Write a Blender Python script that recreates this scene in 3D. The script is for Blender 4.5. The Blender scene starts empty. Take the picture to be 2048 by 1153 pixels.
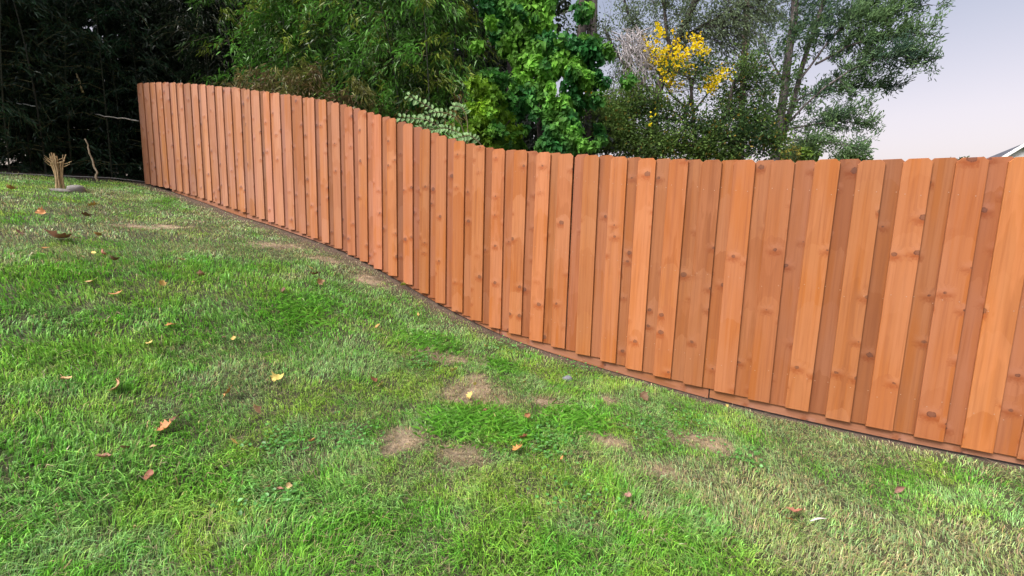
import bpy, math, random
import numpy as np
from mathutils import Matrix, Vector

# ------------------------------------------------------------------ camera, world, sun, exposure
scene = bpy.context.scene
COL = scene.collection
F, CX, CY = 880.0, 1024.0, 576.5
VPX, VPY = 831.0, 7114.0                       # where the uprights of the fence meet below the picture
_u = np.array([-(VPX - CX), VPY - CY, F]); _u /= np.linalg.norm(_u)
_f = np.array([0, 0, -1.0]) - _u * (_u @ np.array([0, 0, -1.0])); _f /= np.linalg.norm(_f)
_r = np.cross(_f, _u)
CAMM = np.array([_r, _f, _u])                  # camera axes -> world (X right, Y ahead, Z up, eye at z = 0)

cam = bpy.data.cameras.new("camera")
cam.sensor_width = 36.0
cam.lens = 36.0 * F / 2048.0
cam.clip_start = 0.05
cam.clip_end = 2000
camo = bpy.data.objects.new("camera", cam)
COL.objects.link(camo)
camo.matrix_world = Matrix([[*CAMM[i], 0.0] for i in range(3)] + [[0, 0, 0, 1]])
scene.camera = camo

SUN_DIR = Vector((-0.95, -0.75, 1.25)).normalized()
SUN_EL = math.asin(SUN_DIR.z)
SUN_ROT = math.atan2(SUN_DIR.x, SUN_DIR.y)
world = bpy.data.worlds.new("World")
scene.world = world
world.use_nodes = True
wn, wl = world.node_tree.nodes, world.node_tree.links
wn.clear()
wo = wn.new("ShaderNodeOutputWorld")
wb = wn.new("ShaderNodeBackground")
sky = wn.new("ShaderNodeTexSky")
sky.sky_type = 'NISHITA'
sky.sun_disc = False
sky.sun_elevation = SUN_EL
sky.sun_rotation = SUN_ROT
sky.air_density = 1.0
sky.dust_density = 4.0
sky.ozone_density = 1.0
hsv = wn.new("ShaderNodeHueSaturation")
hsv.inputs["Saturation"].default_value = 0.45
tint = wn.new("ShaderNodeMixRGB")
tint.blend_type = 'MULTIPLY'
tint.inputs[0].default_value = 1.0
gm = wn.new("ShaderNodeNewGeometry")
sx_ = wn.new("ShaderNodeSeparateXYZ")
wl.new(gm.outputs["Incoming"], sx_.inputs[0])
em = wn.new("ShaderNodeMath"); em.operation = 'MULTIPLY'; em.inputs[1].default_value = -1.0
wl.new(sx_.outputs[2], em.inputs[0])
gr = wn.new("ShaderNodeValToRGB")
gr.color_ramp.elements[0].position = 0.0; gr.color_ramp.elements[0].color = (0.94, 0.74, 0.66, 1)
gr.color_ramp.elements[1].position = 0.85; gr.color_ramp.elements[1].color = (1.22, 1.16, 1.12, 1)
for p_, c_ in ((0.20, (0.90, 0.76, 0.73, 1)), (0.42, (0.68, 0.68, 0.74, 1))):
    e_ = gr.color_ramp.elements.new(p_); e_.color = c_
wl.new(em.outputs[0], gr.inputs[0]); wl.new(gr.outputs[0], tint.inputs[2])
wl.new(sky.outputs[0], hsv.inputs["Color"])
wl.new(hsv.outputs[0], tint.inputs[1])
wl.new(tint.outputs[0], wb.inputs[0])
wb.inputs[1].default_value = 0.115
wl.new(wb.outputs[0], wo.inputs[0])

sl = bpy.data.lights.new("sun", 'SUN')
sl.energy = 1.5
sl.angle = math.radians(22)
sl.color = (1.0, 0.96, 0.91)
so = bpy.data.objects.new("sun", sl)
COL.objects.link(so)
so.rotation_euler = SUN_DIR.to_track_quat('Z', 'Y').to_euler()

scene.view_settings.view_transform = 'Standard'
scene.view_settings.look = 'None'
scene.view_settings.gamma = 1.0
scene.view_settings.exposure = 1.3
scene.render.engine = 'CYCLES'
scene.cycles.max_bounces = 5
scene.cycles.diffuse_bounces = 3
scene.cycles.transmission_bounces = 2
scene.cycles.transparent_max_bounces = 4

# ------------------------------------------------------------------ helpers
rng = np.random.default_rng(11)
random.seed(5)


def ray(px, py):
    return CAMM @ np.array([px - CX, -(py - CY), -F])


def at(px, py, Y):
    q = ray(px, py)
    return q * (Y / q[1])


FD = np.array([-0.86213219, 0.50668343])       # along the fence, uphill
FN = np.array([-0.50668343, -0.86213219])      # from the fence toward the lawn
FDIST = -3.858
FP0 = FN * FDIST


def fpt(s, t=0.0):
    return FP0 + FD * s + FN * t


_ps = [-60, -9, -4, -1.47, -1.19, -.95, -.76, -.47, -.10, .344, .557, 1.005, 1.42, 1.98, 2.40, 2.89, 3.41, 3.88, 4.32, 4.78, 5.275, 5.80, 6.507, 7.347, 8.347, 9.306, 10.539, 12, 14, 18, 60]
_pz = [-2.2, -1.45, -1.37, -1.366, -1.372, -1.376, -1.376, -1.371, -1.362, -1.345, -1.322, -1.283, -1.244, -1.178, -1.11, -.98, -.818, -.653, -.503, -.372, -.27, -.175, -.045, .088, .29, .465, .664, .86, 1.05, 1.25, 1.6]
_xs = np.linspace(-60, 60, 4801)
_zs = np.interp(_xs, _ps, _pz)
_k = np.exp(-0.5 * (np.arange(-20, 21) / 7.0) ** 2); _k /= _k.sum()
_zs = np.convolve(np.pad(_zs, 20, mode='edge'), _k, mode='valid')


def prof(s):
    return np.interp(s, _xs, _zs)


def _hash(ix, iy, seed):
    h = (ix * 374761393 + iy * 668265263 + seed * 1442695041) & 0xFFFFFFFF
    h = ((h ^ (h >> 13)) * 1274126177) & 0xFFFFFFFF
    return ((h ^ (h >> 16)) & 0xFFFF) / 65535.0


def noise(x, y, sc, seed=0):
    x = np.asarray(x, float) * sc; y = np.asarray(y, float) * sc
    ix = np.floor(x).astype(np.int64); iy = np.floor(y).astype(np.int64)
    fx = x - ix; fy = y - iy
    fx = fx * fx * (3 - 2 * fx); fy = fy * fy * (3 - 2 * fy)
    a = _hash(ix, iy, seed); b = _hash(ix + 1, iy, seed); c = _hash(ix, iy + 1, seed); d = _hash(ix + 1, iy + 1, seed)
    return (a * (1 - fx) + b * fx) * (1 - fy) + (c * (1 - fx) + d * fx) * fy


def fbm(x, y, sc, seed=0, o=3):
    v = 0; w = 0; a = 1.0
    for i in range(o):
        v = v + a * noise(x, y, sc * 2 ** i, seed + i * 17); w += a; a *= 0.55
    return v / w


def st(x, y):
    s = x * FD[0] + y * FD[1]
    t = x * FN[0] + y * FN[1] - FDIST
    return s, t


def gz(x, y):
    x = np.asarray(x, float); y = np.asarray(y, float)
    s, t = st(x, y)
    z = prof(s) - 0.02 * np.clip(t, 0, 8) - 0.016
    return z + (fbm(x, y, 1.1, 3) - 0.5) * 0.05 * np.clip(np.abs(t) * 1.2, 0, 1)


def gpix(px, py):
    q = ray(px, py); q = q / np.linalg.norm(q)
    d = np.arange(0.5, 25, 0.01)
    P = q[None] * d[:, None]
    i = int(np.argmax(P[:, 2] < gz(P[:, 0], P[:, 1])))
    return P[i] if i > 0 else P[-1]


def smooth(a, b, x):
    t = np.clip((x - a) / (b - a), 0, 1)
    return t * t * (3 - 2 * t)


def mesh_np(name, V, polys, col=None, smoothf=False):
    me = bpy.data.meshes.new(name)
    V = np.ascontiguousarray(V, np.float32)
    me.vertices.add(len(V)); me.vertices.foreach_set("co", V.ravel())
    polys = [np.asarray(p, np.int32) for p in polys if len(p)]
    loops = np.concatenate([p.ravel() for p in polys])
    sizes = np.concatenate([np.full(len(p), p.shape[1], np.int32) for p in polys])
    starts = np.concatenate([[0], np.cumsum(sizes)[:-1]]).astype(np.int32)
    me.loops.add(len(loops)); me.loops.foreach_set("vertex_index", loops)
    me.polygons.add(len(sizes)); me.polygons.foreach_set("loop_start", starts)
    me.polygons.foreach_set("use_smooth", np.full(len(sizes), bool(smoothf)))
    if col is not None:
        c = np.ones((len(V), 4), np.float32); c[:, :3] = col
        a = me.attributes.new("tint", 'FLOAT_COLOR', 'POINT'); a.data.foreach_set("color", c.ravel())
    me.update(calc_edges=True)
    return me


class Acc:
    """collects vertices and faces of one mesh"""
    def __init__(self):
        self.V = []; self.P = {}; self.C = []; self.n = 0

    def add(self, V, polys, col=(1, 1, 1)):
        V = np.asarray(V, float)
        self.V.append(V)
        c = np.asarray(col, float)
        self.C.append(np.broadcast_to(c, (len(V), 3)))
        for p in polys:
            p = np.asarray(p, np.int64)
            if len(p):
                self.P.setdefault(p.shape[1], []).append(p + self.n)
        self.n += len(V)

    def tube(self, pts, rad, n=6, col=(1, 1, 1), cap=True):
        pts = np.asarray(pts, float); m = len(pts)
        rad = np.broadcast_to(np.asarray(rad, float), (m,))
        T = np.gradient(pts, axis=0); T /= np.linalg.norm(T, axis=1)[:, None] + 1e-9
        ref = np.array([0, 0, 1.0]) if abs(T[0][2]) < 0.8 else np.array([1.0, 0, 0])
        A = np.cross(T, ref); A /= np.linalg.norm(A, axis=1)[:, None] + 1e-9
        B = np.cross(T, A)
        th = np.arange(n) * 2 * math.pi / n
        V = (pts[:, None] + rad[:, None, None] * (np.cos(th)[None, :, None] * A[:, None] + np.sin(th)[None, :, None] * B[:, None])).reshape(-1, 3)
        i = np.arange(m - 1)[:, None] * n; j = np.arange(n)[None]; k = (j + 1) % n
        q = np.stack([i + j, i + k, i + n + k, i + n + j], -1).reshape(-1, 4)
        polys = [q]
        if cap and n > 2:
            polys.append(np.array([list(range(n))[::-1], [(m - 1) * n + a for a in range(n)]]))
        self.add(V, polys, col)

    def box(self, lo, hi, col=(1, 1, 1), M=None):
        (x0, y0, z0), (x1, y1, z1) = lo, hi
        V = np.array([[x0, y0, z0], [x1, y0, z0], [x1, y1, z0], [x0, y1, z0], [x0, y0, z1], [x1, y0, z1], [x1, y1, z1], [x0, y1, z1]], float)
        if M is not None:
            V = V @ np.asarray(M)[:3, :3].T + np.asarray(M)[:3, 3]
        self.add(V, [[[0, 3, 2, 1], [4, 5, 6, 7], [0, 1, 5, 4], [1, 2, 6, 5], [2, 3, 7, 6], [3, 0, 4, 7]]], col)

    def mesh(self, name, smoothf=False):
        return mesh_np(name, np.concatenate(self.V), [np.concatenate(v) for v in self.P.values()], np.concatenate(self.C), smoothf)


LEAF = {
    'lance': ([(0, 0, 0), (.33, .5, .10), (1, 0, -.12), (.33, -.5, .10)], [[0, 2, 1], [0, 3, 2]]),
    'oval': ([(0, 0, 0), (.28, .45, .08), (.7, .42, .05), (1, 0, -.08), (.7, -.42, .05), (.28, -.45, .08)], [[0, 3, 2, 1], [0, 5, 4, 3]]),
    'heart': ([(.08, 0, 0), (-.1, .24, .03), (.1, .5, .08), (.5, .42, .06), (1, 0, -.12), (.5, -.42, .06), (.1, -.5, .08), (-.1, -.24, .03)],
              [[0, 4, 3, 2, 1], [0, 7, 6, 5, 4]]),
    'lobed': ([(0, 0, 0), (.12, .5, .05), (.38, .2, .02), (.62, .48, .06), (.72, .18, .02), (1, 0, -.1), (.72, -.18, .02), (.62, -.48, .06), (.38, -.2, .02), (.12, -.5, .05)],
              [[0, 2, 1], [0, 4, 3, 2], [0, 5, 4], [0, 6, 5], [0, 8, 7, 6], [0, 9, 8]]),
}


def unit(a):
    return a / (np.linalg.norm(a, axis=-1, keepdims=True) + 1e-9)


def leaves(acc, P, D, N, L, W, shape, col):
    """one leaf per row: P base, D along the blade, N up side"""
    tv, faces = LEAF[shape]
    tv = np.array(tv, float); k = len(tv); n = len(P)
    L = np.broadcast_to(L, (n,)); W = np.broadcast_to(W, (n,)); col = np.broadcast_to(col, (n, 3))
    if BEHIND_FENCE:
        E = P + unit(D) * L[:, None]
        sA, tA = st(P[:, 0], P[:, 1]); sB, tB = st(E[:, 0], E[:, 1])
        ok = ~((np.maximum(tA, tB) > -.08) & (np.minimum(sA, sB) < 10.68))
        P, D, N, L, W, col = P[ok], D[ok], N[ok], L[ok], W[ok], col[ok]; n = len(P)
        if n == 0: return
    D = unit(D); S = unit(np.cross(N, D)); N = np.cross(D, S)
    V = (P[:, None] + (L[:, None] * tv[:, 0])[..., None] * D[:, None] + (W[:, None] * tv[:, 1])[..., None] * S[:, None]
         + (L[:, None] * tv[:, 2])[..., None] * N[:, None]).reshape(-1, 3)
    polys = []
    for sz in sorted({len(f) for f in faces}):
        f = np.array([q for q in faces if len(q) == sz])
        polys.append((f[None] + (np.arange(n) * k)[:, None, None]).reshape(-1, sz))
    acc.add(V, polys, np.repeat(np.broadcast_to(col, (n, 3)), k, axis=0))


BEHIND_FENCE = False


def rnd_unit(n):
    return unit(rng.normal(size=(n, 3)))


def link(name, me, mat=None, parent=None):
    o = bpy.data.objects.new(name, me)
    COL.objects.link(o)
    if mat is not None and me is not None and not me.materials:
        me.materials.append(mat)
    if parent is not None:
        o.parent = parent
    return o


def tag(o, label=None, cat=None, group=None, kind=None):
    if label: o["label"] = label
    if cat: o["category"] = cat
    if group: o["group"] = group
    if kind: o["kind"] = kind
    return o


def thing(name, label, cat, loc=(0, 0, 0), group=None):
    o = bpy.data.objects.new(name, None)
    COL.objects.link(o)
    o.location = loc
    o.empty_display_size = 0.2
    return tag(o, label, cat, group)


def part(name, acc, mat, root, smoothf=False):
    """mesh gathered in world coordinates, moved under its thing"""
    me = acc.mesh(name, smoothf)
    me.transform(Matrix.Translation(-Vector(root.location)))
    return link(name, me, mat, root)


# ------------------------------------------------------------------ materials
def new_mat(name):
    m = bpy.data.materials.new(name); m.use_nodes = True
    nt = m.node_tree; nt.nodes.clear()
    out = nt.nodes.new("ShaderNodeOutputMaterial")
    return m, nt, nt.nodes, nt.links, out


def leaf_mat(name, rough=0.5, trans=0.3, spec=0.35):
    m, nt, N, L, out = new_mat(name)
    a = N.new("ShaderNodeAttribute"); a.attribute_name = "tint"
    p = N.new("ShaderNodeBsdfPrincipled"); p.inputs["Roughness"].default_value = rough
    p.inputs["Specular IOR Level"].default_value = spec
    t = N.new("ShaderNodeBsdfTranslucent")
    mx = N.new("ShaderNodeMixShader"); mx.inputs[0].default_value = trans
    L.new(a.outputs["Color"], p.inputs["Base Color"]); L.new(a.outputs["Color"], t.inputs["Color"])
    L.new(p.outputs[0], mx.inputs[1]); L.new(t.outputs[0], mx.inputs[2]); L.new(mx.outputs[0], out.inputs[0])
    return m


def bark_mat(name, c1, c2, scale=14.0):
    m, nt, N, L, out = new_mat(name)
    tc = N.new("ShaderNodeTexCoord"); mp = N.new("ShaderNodeMapping"); mp.inputs["Scale"].default_value = (1, 1, .25)
    no = N.new("ShaderNodeTexNoise"); no.inputs["Scale"].default_value = scale; no.inputs["Detail"].default_value = 5
    cr = N.new("ShaderNodeValToRGB"); cr.color_ramp.elements[0].position = .35; cr.color_ramp.elements[1].position = .68
    cr.color_ramp.elements[0].color = (*c1, 1); cr.color_ramp.elements[1].color = (*c2, 1)
    p = N.new("ShaderNodeBsdfPrincipled"); p.inputs["Roughness"].default_value = .9
    b = N.new("ShaderNodeBump"); b.inputs["Strength"].default_value = .5; b.inputs["Distance"].default_value = .02
    L.new(tc.outputs["Object"], mp.inputs[0]); L.new(mp.outputs[0], no.inputs["Vector"]); L.new(no.outputs[0], cr.inputs[0])
    L.new(cr.outputs[0], p.inputs["Base Color"]); L.new(no.outputs[0], b.inputs["Height"]); L.new(b.outputs[0], p.inputs["Normal"])
    L.new(p.outputs[0], out.inputs[0])
    return m


def tint_mat(name, rough=.85, nscale=40., namt=.35):
    """vertex tint broken up by noise"""
    m, nt, N, L, out = new_mat(name)
    a = N.new("ShaderNodeAttribute"); a.attribute_name = "tint"
    no = N.new("ShaderNodeTexNoise"); no.inputs["Scale"].default_value = nscale; no.inputs["Detail"].default_value = 6
    tc = N.new("ShaderNodeTexCoord"); L.new(tc.outputs["Object"], no.inputs["Vector"])
    mr = N.new("ShaderNodeMapRange"); mr.inputs[1].default_value = .25; mr.inputs[2].default_value = .75
    mr.inputs[3].default_value = 1 - namt; mr.inputs[4].default_value = 1 + namt
    mu = N.new("ShaderNodeVectorMath"); mu.operation = 'SCALE'
    p = N.new("ShaderNodeBsdfPrincipled"); p.inputs["Roughness"].default_value = rough
    b = N.new("ShaderNodeBump"); b.inputs["Strength"].default_value = .5; b.inputs["Distance"].default_value = .01
    L.new(no.outputs[0], mr.inputs[0]); L.new(a.outputs["Color"], mu.inputs[0]); L.new(mr.outputs[0], mu.inputs["Scale"])
    L.new(mu.outputs[0], p.inputs["Base Color"]); L.new(no.outputs[0], b.inputs["Height"]); L.new(b.outputs[0], p.inputs["Normal"])
    L.new(p.outputs[0], out.inputs[0])
    return m


def wood_mat(name):
    """stained pine boards: knots, flame grain and blotchy stain, different on every board"""
    m, nt, N, L, out = new_mat(name)

    def math_(op, a, b=None, c=None):
        n = N.new("ShaderNodeMath"); n.operation = op
        for i, v in enumerate((a, b, c)):
            if v is None: continue
            if isinstance(v, (int, float)): n.inputs[i].default_value = v
            else: L.new(v, n.inputs[i])
        return n.outputs[0]

    def rangev(v, a, b, c, d, smoothst=True):
        n = N.new("ShaderNodeMapRange")
        if smoothst: n.interpolation_type = 'SMOOTHSTEP'
        L.new(v, n.inputs[0])
        for i, x in enumerate((a, b, c, d)): n.inputs[i + 1].default_value = x
        return n.outputs[0]

    def mix(fac, c1, c2):
        n = N.new("ShaderNodeMixRGB")
        if isinstance(fac, (int, float)): n.inputs[0].default_value = fac
        else: L.new(fac, n.inputs[0])
        for i, c in ((1, c1), (2, c2)):
            if isinstance(c, tuple): n.inputs[i].default_value = (*c, 1)
            else: L.new(c, n.inputs[i])
        return n.outputs[0]

    tc = N.new("ShaderNodeTexCoord"); oi = N.new("ShaderNodeObjectInfo")
    sp = N.new("ShaderNodeSeparateXYZ"); L.new(tc.outputs["Object"], sp.inputs[0])
    rx = math_('MULTIPLY', oi.outputs["Random"], 37.3)
    rz = math_('MULTIPLY', oi.outputs["Random"], 173.7)
    x = math_('ADD', sp.outputs[0], rx); z = math_('ADD', sp.outputs[2], rz)
    # knots: one candidate per cell of 0.11 x 0.34 m
    cv = N.new("ShaderNodeCombineXYZ"); L.new(math_('DIVIDE', x, .11), cv.inputs[0]); L.new(math_('DIVIDE', z, .30), cv.inputs[1])
    vo = N.new("ShaderNodeTexVoronoi"); vo.voronoi_dimensions = '2D'; vo.feature = 'F1'; vo.inputs["Scale"].default_value = 1.0
    vo.inputs["Randomness"].default_value = .9
    L.new(cv.outputs[0], vo.inputs["Vector"])
    df = N.new("ShaderNodeVectorMath"); df.operation = 'SUBTRACT'; L.new(cv.outputs[0], df.inputs[0]); L.new(vo.outputs["Position"], df.inputs[1])
    sd = N.new("ShaderNodeSeparateXYZ"); L.new(df.outputs[0], sd.inputs[0])
    dx = math_('MULTIPLY', sd.outputs[0], .11); dz = math_('MULTIPLY', sd.outputs[1], .30)
    sc = N.new("ShaderNodeSeparateColor"); L.new(vo.outputs["Color"], sc.inputs[0])
    n0 = N.new("ShaderNodeTexNoise"); n0.inputs["Scale"].default_value = 1.0; n0.inputs["Detail"].default_value = 2
    g0 = N.new("ShaderNodeCombineXYZ"); L.new(math_('MULTIPLY', x, 60.0), g0.inputs[0]); L.new(math_('MULTIPLY', z, 60.0), g0.inputs[2]); L.new(g0.outputs[0], n0.inputs["Vector"])
    ksize = rangev(sc.outputs[0], .58, 1.0, 0.0, .019, False)
    d = math_('SQRT', math_('ADD', math_('MULTIPLY', math_('MULTIPLY', dx, dx), .7), math_('MULTIPLY', math_('MULTIPLY', dz, dz), 1.0)))
    kd = math_('ADD', math_('SUBTRACT', d, ksize), math_('MULTIPLY', math_('SUBTRACT', n0.outputs[0], .5), .016))
    has = rangev(sc.outputs[0], .58, .63, 0, 1)
    knot = math_('MULTIPLY', rangev(kd, -.006, .005, 1, 0), has)
    halo = math_('MULTIPLY', rangev(math_('ADD', kd, math_('MULTIPLY', math_('SUBTRACT', n0.outputs[0], .5), .05)), .0, .06, 1, 0), has)
    hup = math_('MULTIPLY', halo, rangev(dz, -.02, .03, 0, 1)); hdn = math_('MULTIPLY', halo, rangev(dz, -.03, .02, 1, 0))
    # grain bends round the knots
    flow = math_('MULTIPLY', math_('MULTIPLY', halo, .03), math_('SIGN', dx))
    gx = math_('ADD', x, flow)
    g1 = N.new("ShaderNodeCombineXYZ"); L.new(math_('MULTIPLY', gx, 55.0), g1.inputs[0]); L.new(math_('MULTIPLY', z, 1.6), g1.inputs[2])
    n1 = N.new("ShaderNodeTexNoise"); n1.inputs["Scale"].default_value = 1.0; n1.inputs["Detail"].default_value = 5; n1.inputs["Roughness"].default_value = .6
    L.new(g1.outputs[0], n1.inputs["Vector"])
    g2 = N.new("ShaderNodeCombineXYZ"); L.new(math_('MULTIPLY', gx, 13.0), g2.inputs[0]); L.new(math_('MULTIPLY', z, 1.5), g2.inputs[2])
    n2 = N.new("ShaderNodeTexNoise"); n2.inputs["Scale"].default_value = 1.0; n2.inputs["Detail"].default_value = 3; n2.inputs["Distortion"].default_value = .6
    L.new(g2.outputs[0], n2.inputs["Vector"])
    # cathedral flames: contour bands of a slow field with a board-wide arch
    arch = math_('MULTIPLY', math_('MULTIPLY', sp.outputs[0], sp.outputs[0]), 55.0)
    fl = math_('ADD', math_('ADD', math_('MULTIPLY', z, 1.25), arch), math_('MULTIPLY', n2.outputs[0], 2.6))
    fr = math_('FRACT', fl)
    flame = math_('MULTIPLY', rangev(fr, .0, .10, 0, 1), rangev(fr, .08, .75, 1, 0))
    fsel = rangev(oi.outputs["Random"], .2, .9, .1, .85)
    flame = math_('MULTIPLY', flame, fsel)
    blo = N.new("ShaderNodeTexNoise"); blo.inputs["Scale"].default_value = 1.0; blo.inputs["Detail"].default_value = 2
    g3 = N.new("ShaderNodeCombineXYZ"); L.new(math_('MULTIPLY', x, 5.0), g3.inputs[0]); L.new(math_('MULTIPLY', z, 1.3), g3.inputs[2])
    L.new(g3.outputs[0], blo.inputs["Vector"])
    base = mix(rangev(blo.outputs[0], .35, .65, 0, 1), (.335, .108, .025), (.33, .124, .048))
    g4 = N.new("ShaderNodeCombineXYZ"); L.new(math_('MULTIPLY', gx, 15.0), g4.inputs[0]); L.new(math_('MULTIPLY', z, .22), g4.inputs[2])
    n4 = N.new("ShaderNodeTexNoise"); n4.inputs["Scale"].default_value = 1.0; n4.inputs["Detail"].default_value = 1
    L.new(g4.outputs[0], n4.inputs["Vector"])
    base = mix(math_('MULTIPLY', rangev(n4.outputs[0], .49, .535, 0, 1), .42), base, (.365, .148, .066))
    base = mix(math_('MULTIPLY', rangev(n4.outputs[0], .42, .34, 0, 1), .40), base, (.19, .062, .026))
    # growth whorls: each length of board takes the stain differently, with arched edges
    seg = N.new("ShaderNodeTexVoronoi"); seg.voronoi_dimensions = '1D'; seg.inputs["Scale"].default_value = 1.0; seg.inputs["Randomness"].default_value = 1.0
    zw = math_('ADD', math_('ADD', math_('MULTIPLY', z, 2.0), math_('MULTIPLY', math_('MULTIPLY', sp.outputs[0], sp.outputs[0]), 26.0)), math_('MULTIPLY', n2.outputs[0], .35))
    L.new(zw, seg.inputs["W"])
    sc2 = N.new("ShaderNodeSeparateColor"); L.new(seg.outputs["Color"], sc2.inputs[0])
    base = mix(rangev(sc2.outputs[0], .45, 1.0, 0, .55, False), base, (.37, .150, .070))
    base = mix(rangev(sc2.outputs[1], .5, 1.0, 0, .45, False), base, (.25, .066, .012))
    base = mix(math_('MULTIPLY', rangev(seg.outputs["Distance"], .0, .10, 0, .0), .0), base, (.2, .06, .02))
    base = mix(math_('MULTIPLY', flame, .6), base, (.385, .145, .06))
    base = mix(rangev(n1.outputs[0], .42, .8, 0, .5), base, (.19, .055, .02))
    base = mix(math_('MULTIPLY', hdn, .9), base, (.23, .055, .012))
    base = mix(math_('MULTIPLY', hup, .55), base, (.37, .155, .08))
    base = mix(math_('MULTIPLY', knot, .85), base, (.15, .06, .034))
    ring = math_('MULTIPLY', has, math_('MULTIPLY', rangev(math_('ABSOLUTE', kd), .0, .005, .8, 0), rangev(n1.outputs[0], .35, .6, .15, 1)))
    base = mix(ring, base, (.075, .024, .015))
    # tone of the single board
    oc = N.new("ShaderNodeMixRGB"); oc.blend_type = 'MULTIPLY'; oc.inputs[0].default_value = 1.0
    L.new(base, oc.inputs[1]); L.new(oi.outputs["Color"], oc.inputs[2])
    p = N.new("ShaderNodeBsdfPrincipled"); p.inputs["Roughness"].default_value = .62; p.inputs["Specular IOR Level"].default_value = .25
    b = N.new("ShaderNodeBump"); b.inputs["Strength"].default_value = .35; b.inputs["Distance"].default_value = .002
    hb = math_('SUBTRACT', n1.outputs[0], math_('MULTIPLY', ring, .8))
    L.new(hb, b.inputs["Height"]); L.new(b.outputs[0], p.inputs["Normal"])
    L.new(oc.outputs[0], p.inputs["Base Color"]); L.new(p.outputs[0], out.inputs[0])
    return m


def plain_mat(name, c, rough=.6, metal=0.0):
    m, nt, N, L, out = new_mat(name)
    p = N.new("ShaderNodeBsdfPrincipled")
    no = N.new("ShaderNodeTexNoise"); no.inputs["Scale"].default_value = 60
    mx = N.new("ShaderNodeMixRGB"); mx.inputs[1].default_value = (*[v * .8 for v in c], 1); mx.inputs[2].default_value = (*[min(1, v * 1.15) for v in c], 1)
    L.new(no.outputs[0], mx.inputs[0]); L.new(mx.outputs[0], p.inputs["Base Color"])
    p.inputs["Roughness"].default_value = rough; p.inputs["Metallic"].default_value = metal
    L.new(p.outputs[0], out.inputs[0])
    return m


M_LEAF = leaf_mat("leaf", .6, .38, .2)
M_BAMBOO = leaf_mat("bamboo_leaf", .42, .22, .4)
M_GRASS = leaf_mat("grass_blade", .42, .32, .5)
M_WOOD = wood_mat("stained_pine")
M_GROUND = tint_mat("soil_and_thatch", .95, 45., .45)
M_STEM = tint_mat("stem", .75, 30., .3)
M_BARK_GREY = bark_mat("grey_bark", (.06, .05, .05), (.20, .17, .165))
M_BARK_DARK = bark_mat("dark_bark", (.018, .014, .014), (.07, .055, .05))
M_BARK_WARM = bark_mat("reddish_bark", (.07, .04, .035), (.2, .13, .11))
M_NAIL = plain_mat("nail_steel", (.36, .24, .17), .5, .4)
M_STONE = tint_mat("stone", .9, 22., .35)

# ------------------------------------------------------------------ ground
THATCH = [(955, 785, .26, .16), (920, 912, .17, .08), (818, 882, .15, .10), (1095, 808, .12, .05), (1215, 802, .10, .05), (1218, 886, .14, .06), 
          (735, 562, .2, .12), (560, 492, .35, .14), (1330, 945, .12, .06), (880, 715, .3, .10), (470, 420, .4, .15), (400, 398, .3, .15),
          (270, 455, .25, .1), (1420, 890, .25, .08), (1020, 660, .3, .15), (345, 455, .2, .1), (650, 520, .25, .1)]
_TH = [(gpix(a, b)[:2], r1, r2) for a, b, r1, r2 in THATCH]
LUSH = [(960, 850, .35, .2), (1120, 850, .2, .2), (560, 640, .5, .3), (850, 690, .35, .2), (200, 970, .55, .3), (120, 900, .3, .2), (1050, 1120, .35, .2), (1380, 1120, .25, .2), (420, 960, .3, .15),
        (650, 1010, .3, .15), (430, 540, .6, .3), (120, 700, .6, .4), (620, 600, .6, .3), (1210, 980, .2, .12), (80, 560, .6, .4), (330, 640, .5, .3)]
_LU = [(gpix(a, b)[:2], r1, r2) for a, b, r1, r2 in LUSH]


def patch(x, y, lst):
    v = np.zeros_like(x)
    n = (fbm(x, y, 9.0, 21) - .5) + (noise(x, y, 28.0, 23) - .5) * .55 + (noise(x, y, 75.0, 24) - .5) * .4
    for c, r1, r2 in lst:
        dx, dy = x - c[0], y - c[1]
        cross = abs(float(c[0])) / (abs(float(c[0])) + float(c[1]) + 1e-6)
        vd = c / np.linalg.norm(c)
        a = dx * vd[0] + dy * vd[1]; b = -dx * vd[1] + dy * vd[0]
        d = np.sqrt((b / r1) ** 2 + (a / (r2 * 1.5)) ** 2)
        v = np.maximum(v, 1 - smooth(.35, 1.25, d + n * 1.3))
    return v


def axis(lo, hi, step, far):
    a = list(np.arange(lo, hi + 1e-6, step))
    d = step; b = [a[-1]]
    while b[-1] < far: d *= 1.35; b.append(b[-1] + d)
    d = step; c = [a[0]]
    while c[-1] > -far: d *= 1.35; c.append(c[-1] - d)
    return np.array(c[1:][::-1] + a + b[1:])


gx_ = axis(-12, 6, .06, 320); gy_ = axis(-1.5, 12, .06, 320)
GX, GY = np.meshgrid(gx_, gy_)
GZ = gz(GX, GY)
gs, gt = st(GX, GY)
nx_, ny_ = len(gx_), len(gy_)
I = (np.arange(ny_ - 1)[:, None] * nx_ + np.arange(nx_ - 1)[None]).ravel()
quads = np.stack([I, I + 1, I + nx_ + 1, I + nx_], -1)
n1 = fbm(GX, GY, 2.2, 7)[..., None]; n2 = fbm(GX, GY, 14, 9)[..., None]
soil = np.array([.10, .066, .046]) * (.7 + .6 * n2)
thatch = np.array([.33, .25, .17]) * (.65 + .7 * n2)
under = np.array([.05, .052, .022]) * (.7 + .6 * n2)  # ground below the blades darkened to stand for shade in the gaps
pt = patch(GX, GY, _TH)[..., None] * (.45 + .55 * smooth(.35, .6, fbm(GX, GY, 11, 29)))[..., None]
gcol = under * (1 - pt) + thatch * pt
edge = (1 - smooth(.05, .16 + .26 * smooth(.8, 3, gs), np.abs(gt) * 1.5 + (fbm(GX, GY, 5, 5) - .5) * (.1 + .25 * smooth(.8, 3, gs))))[..., None]
gcol = gcol * (1 - edge) + soil * edge
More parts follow.
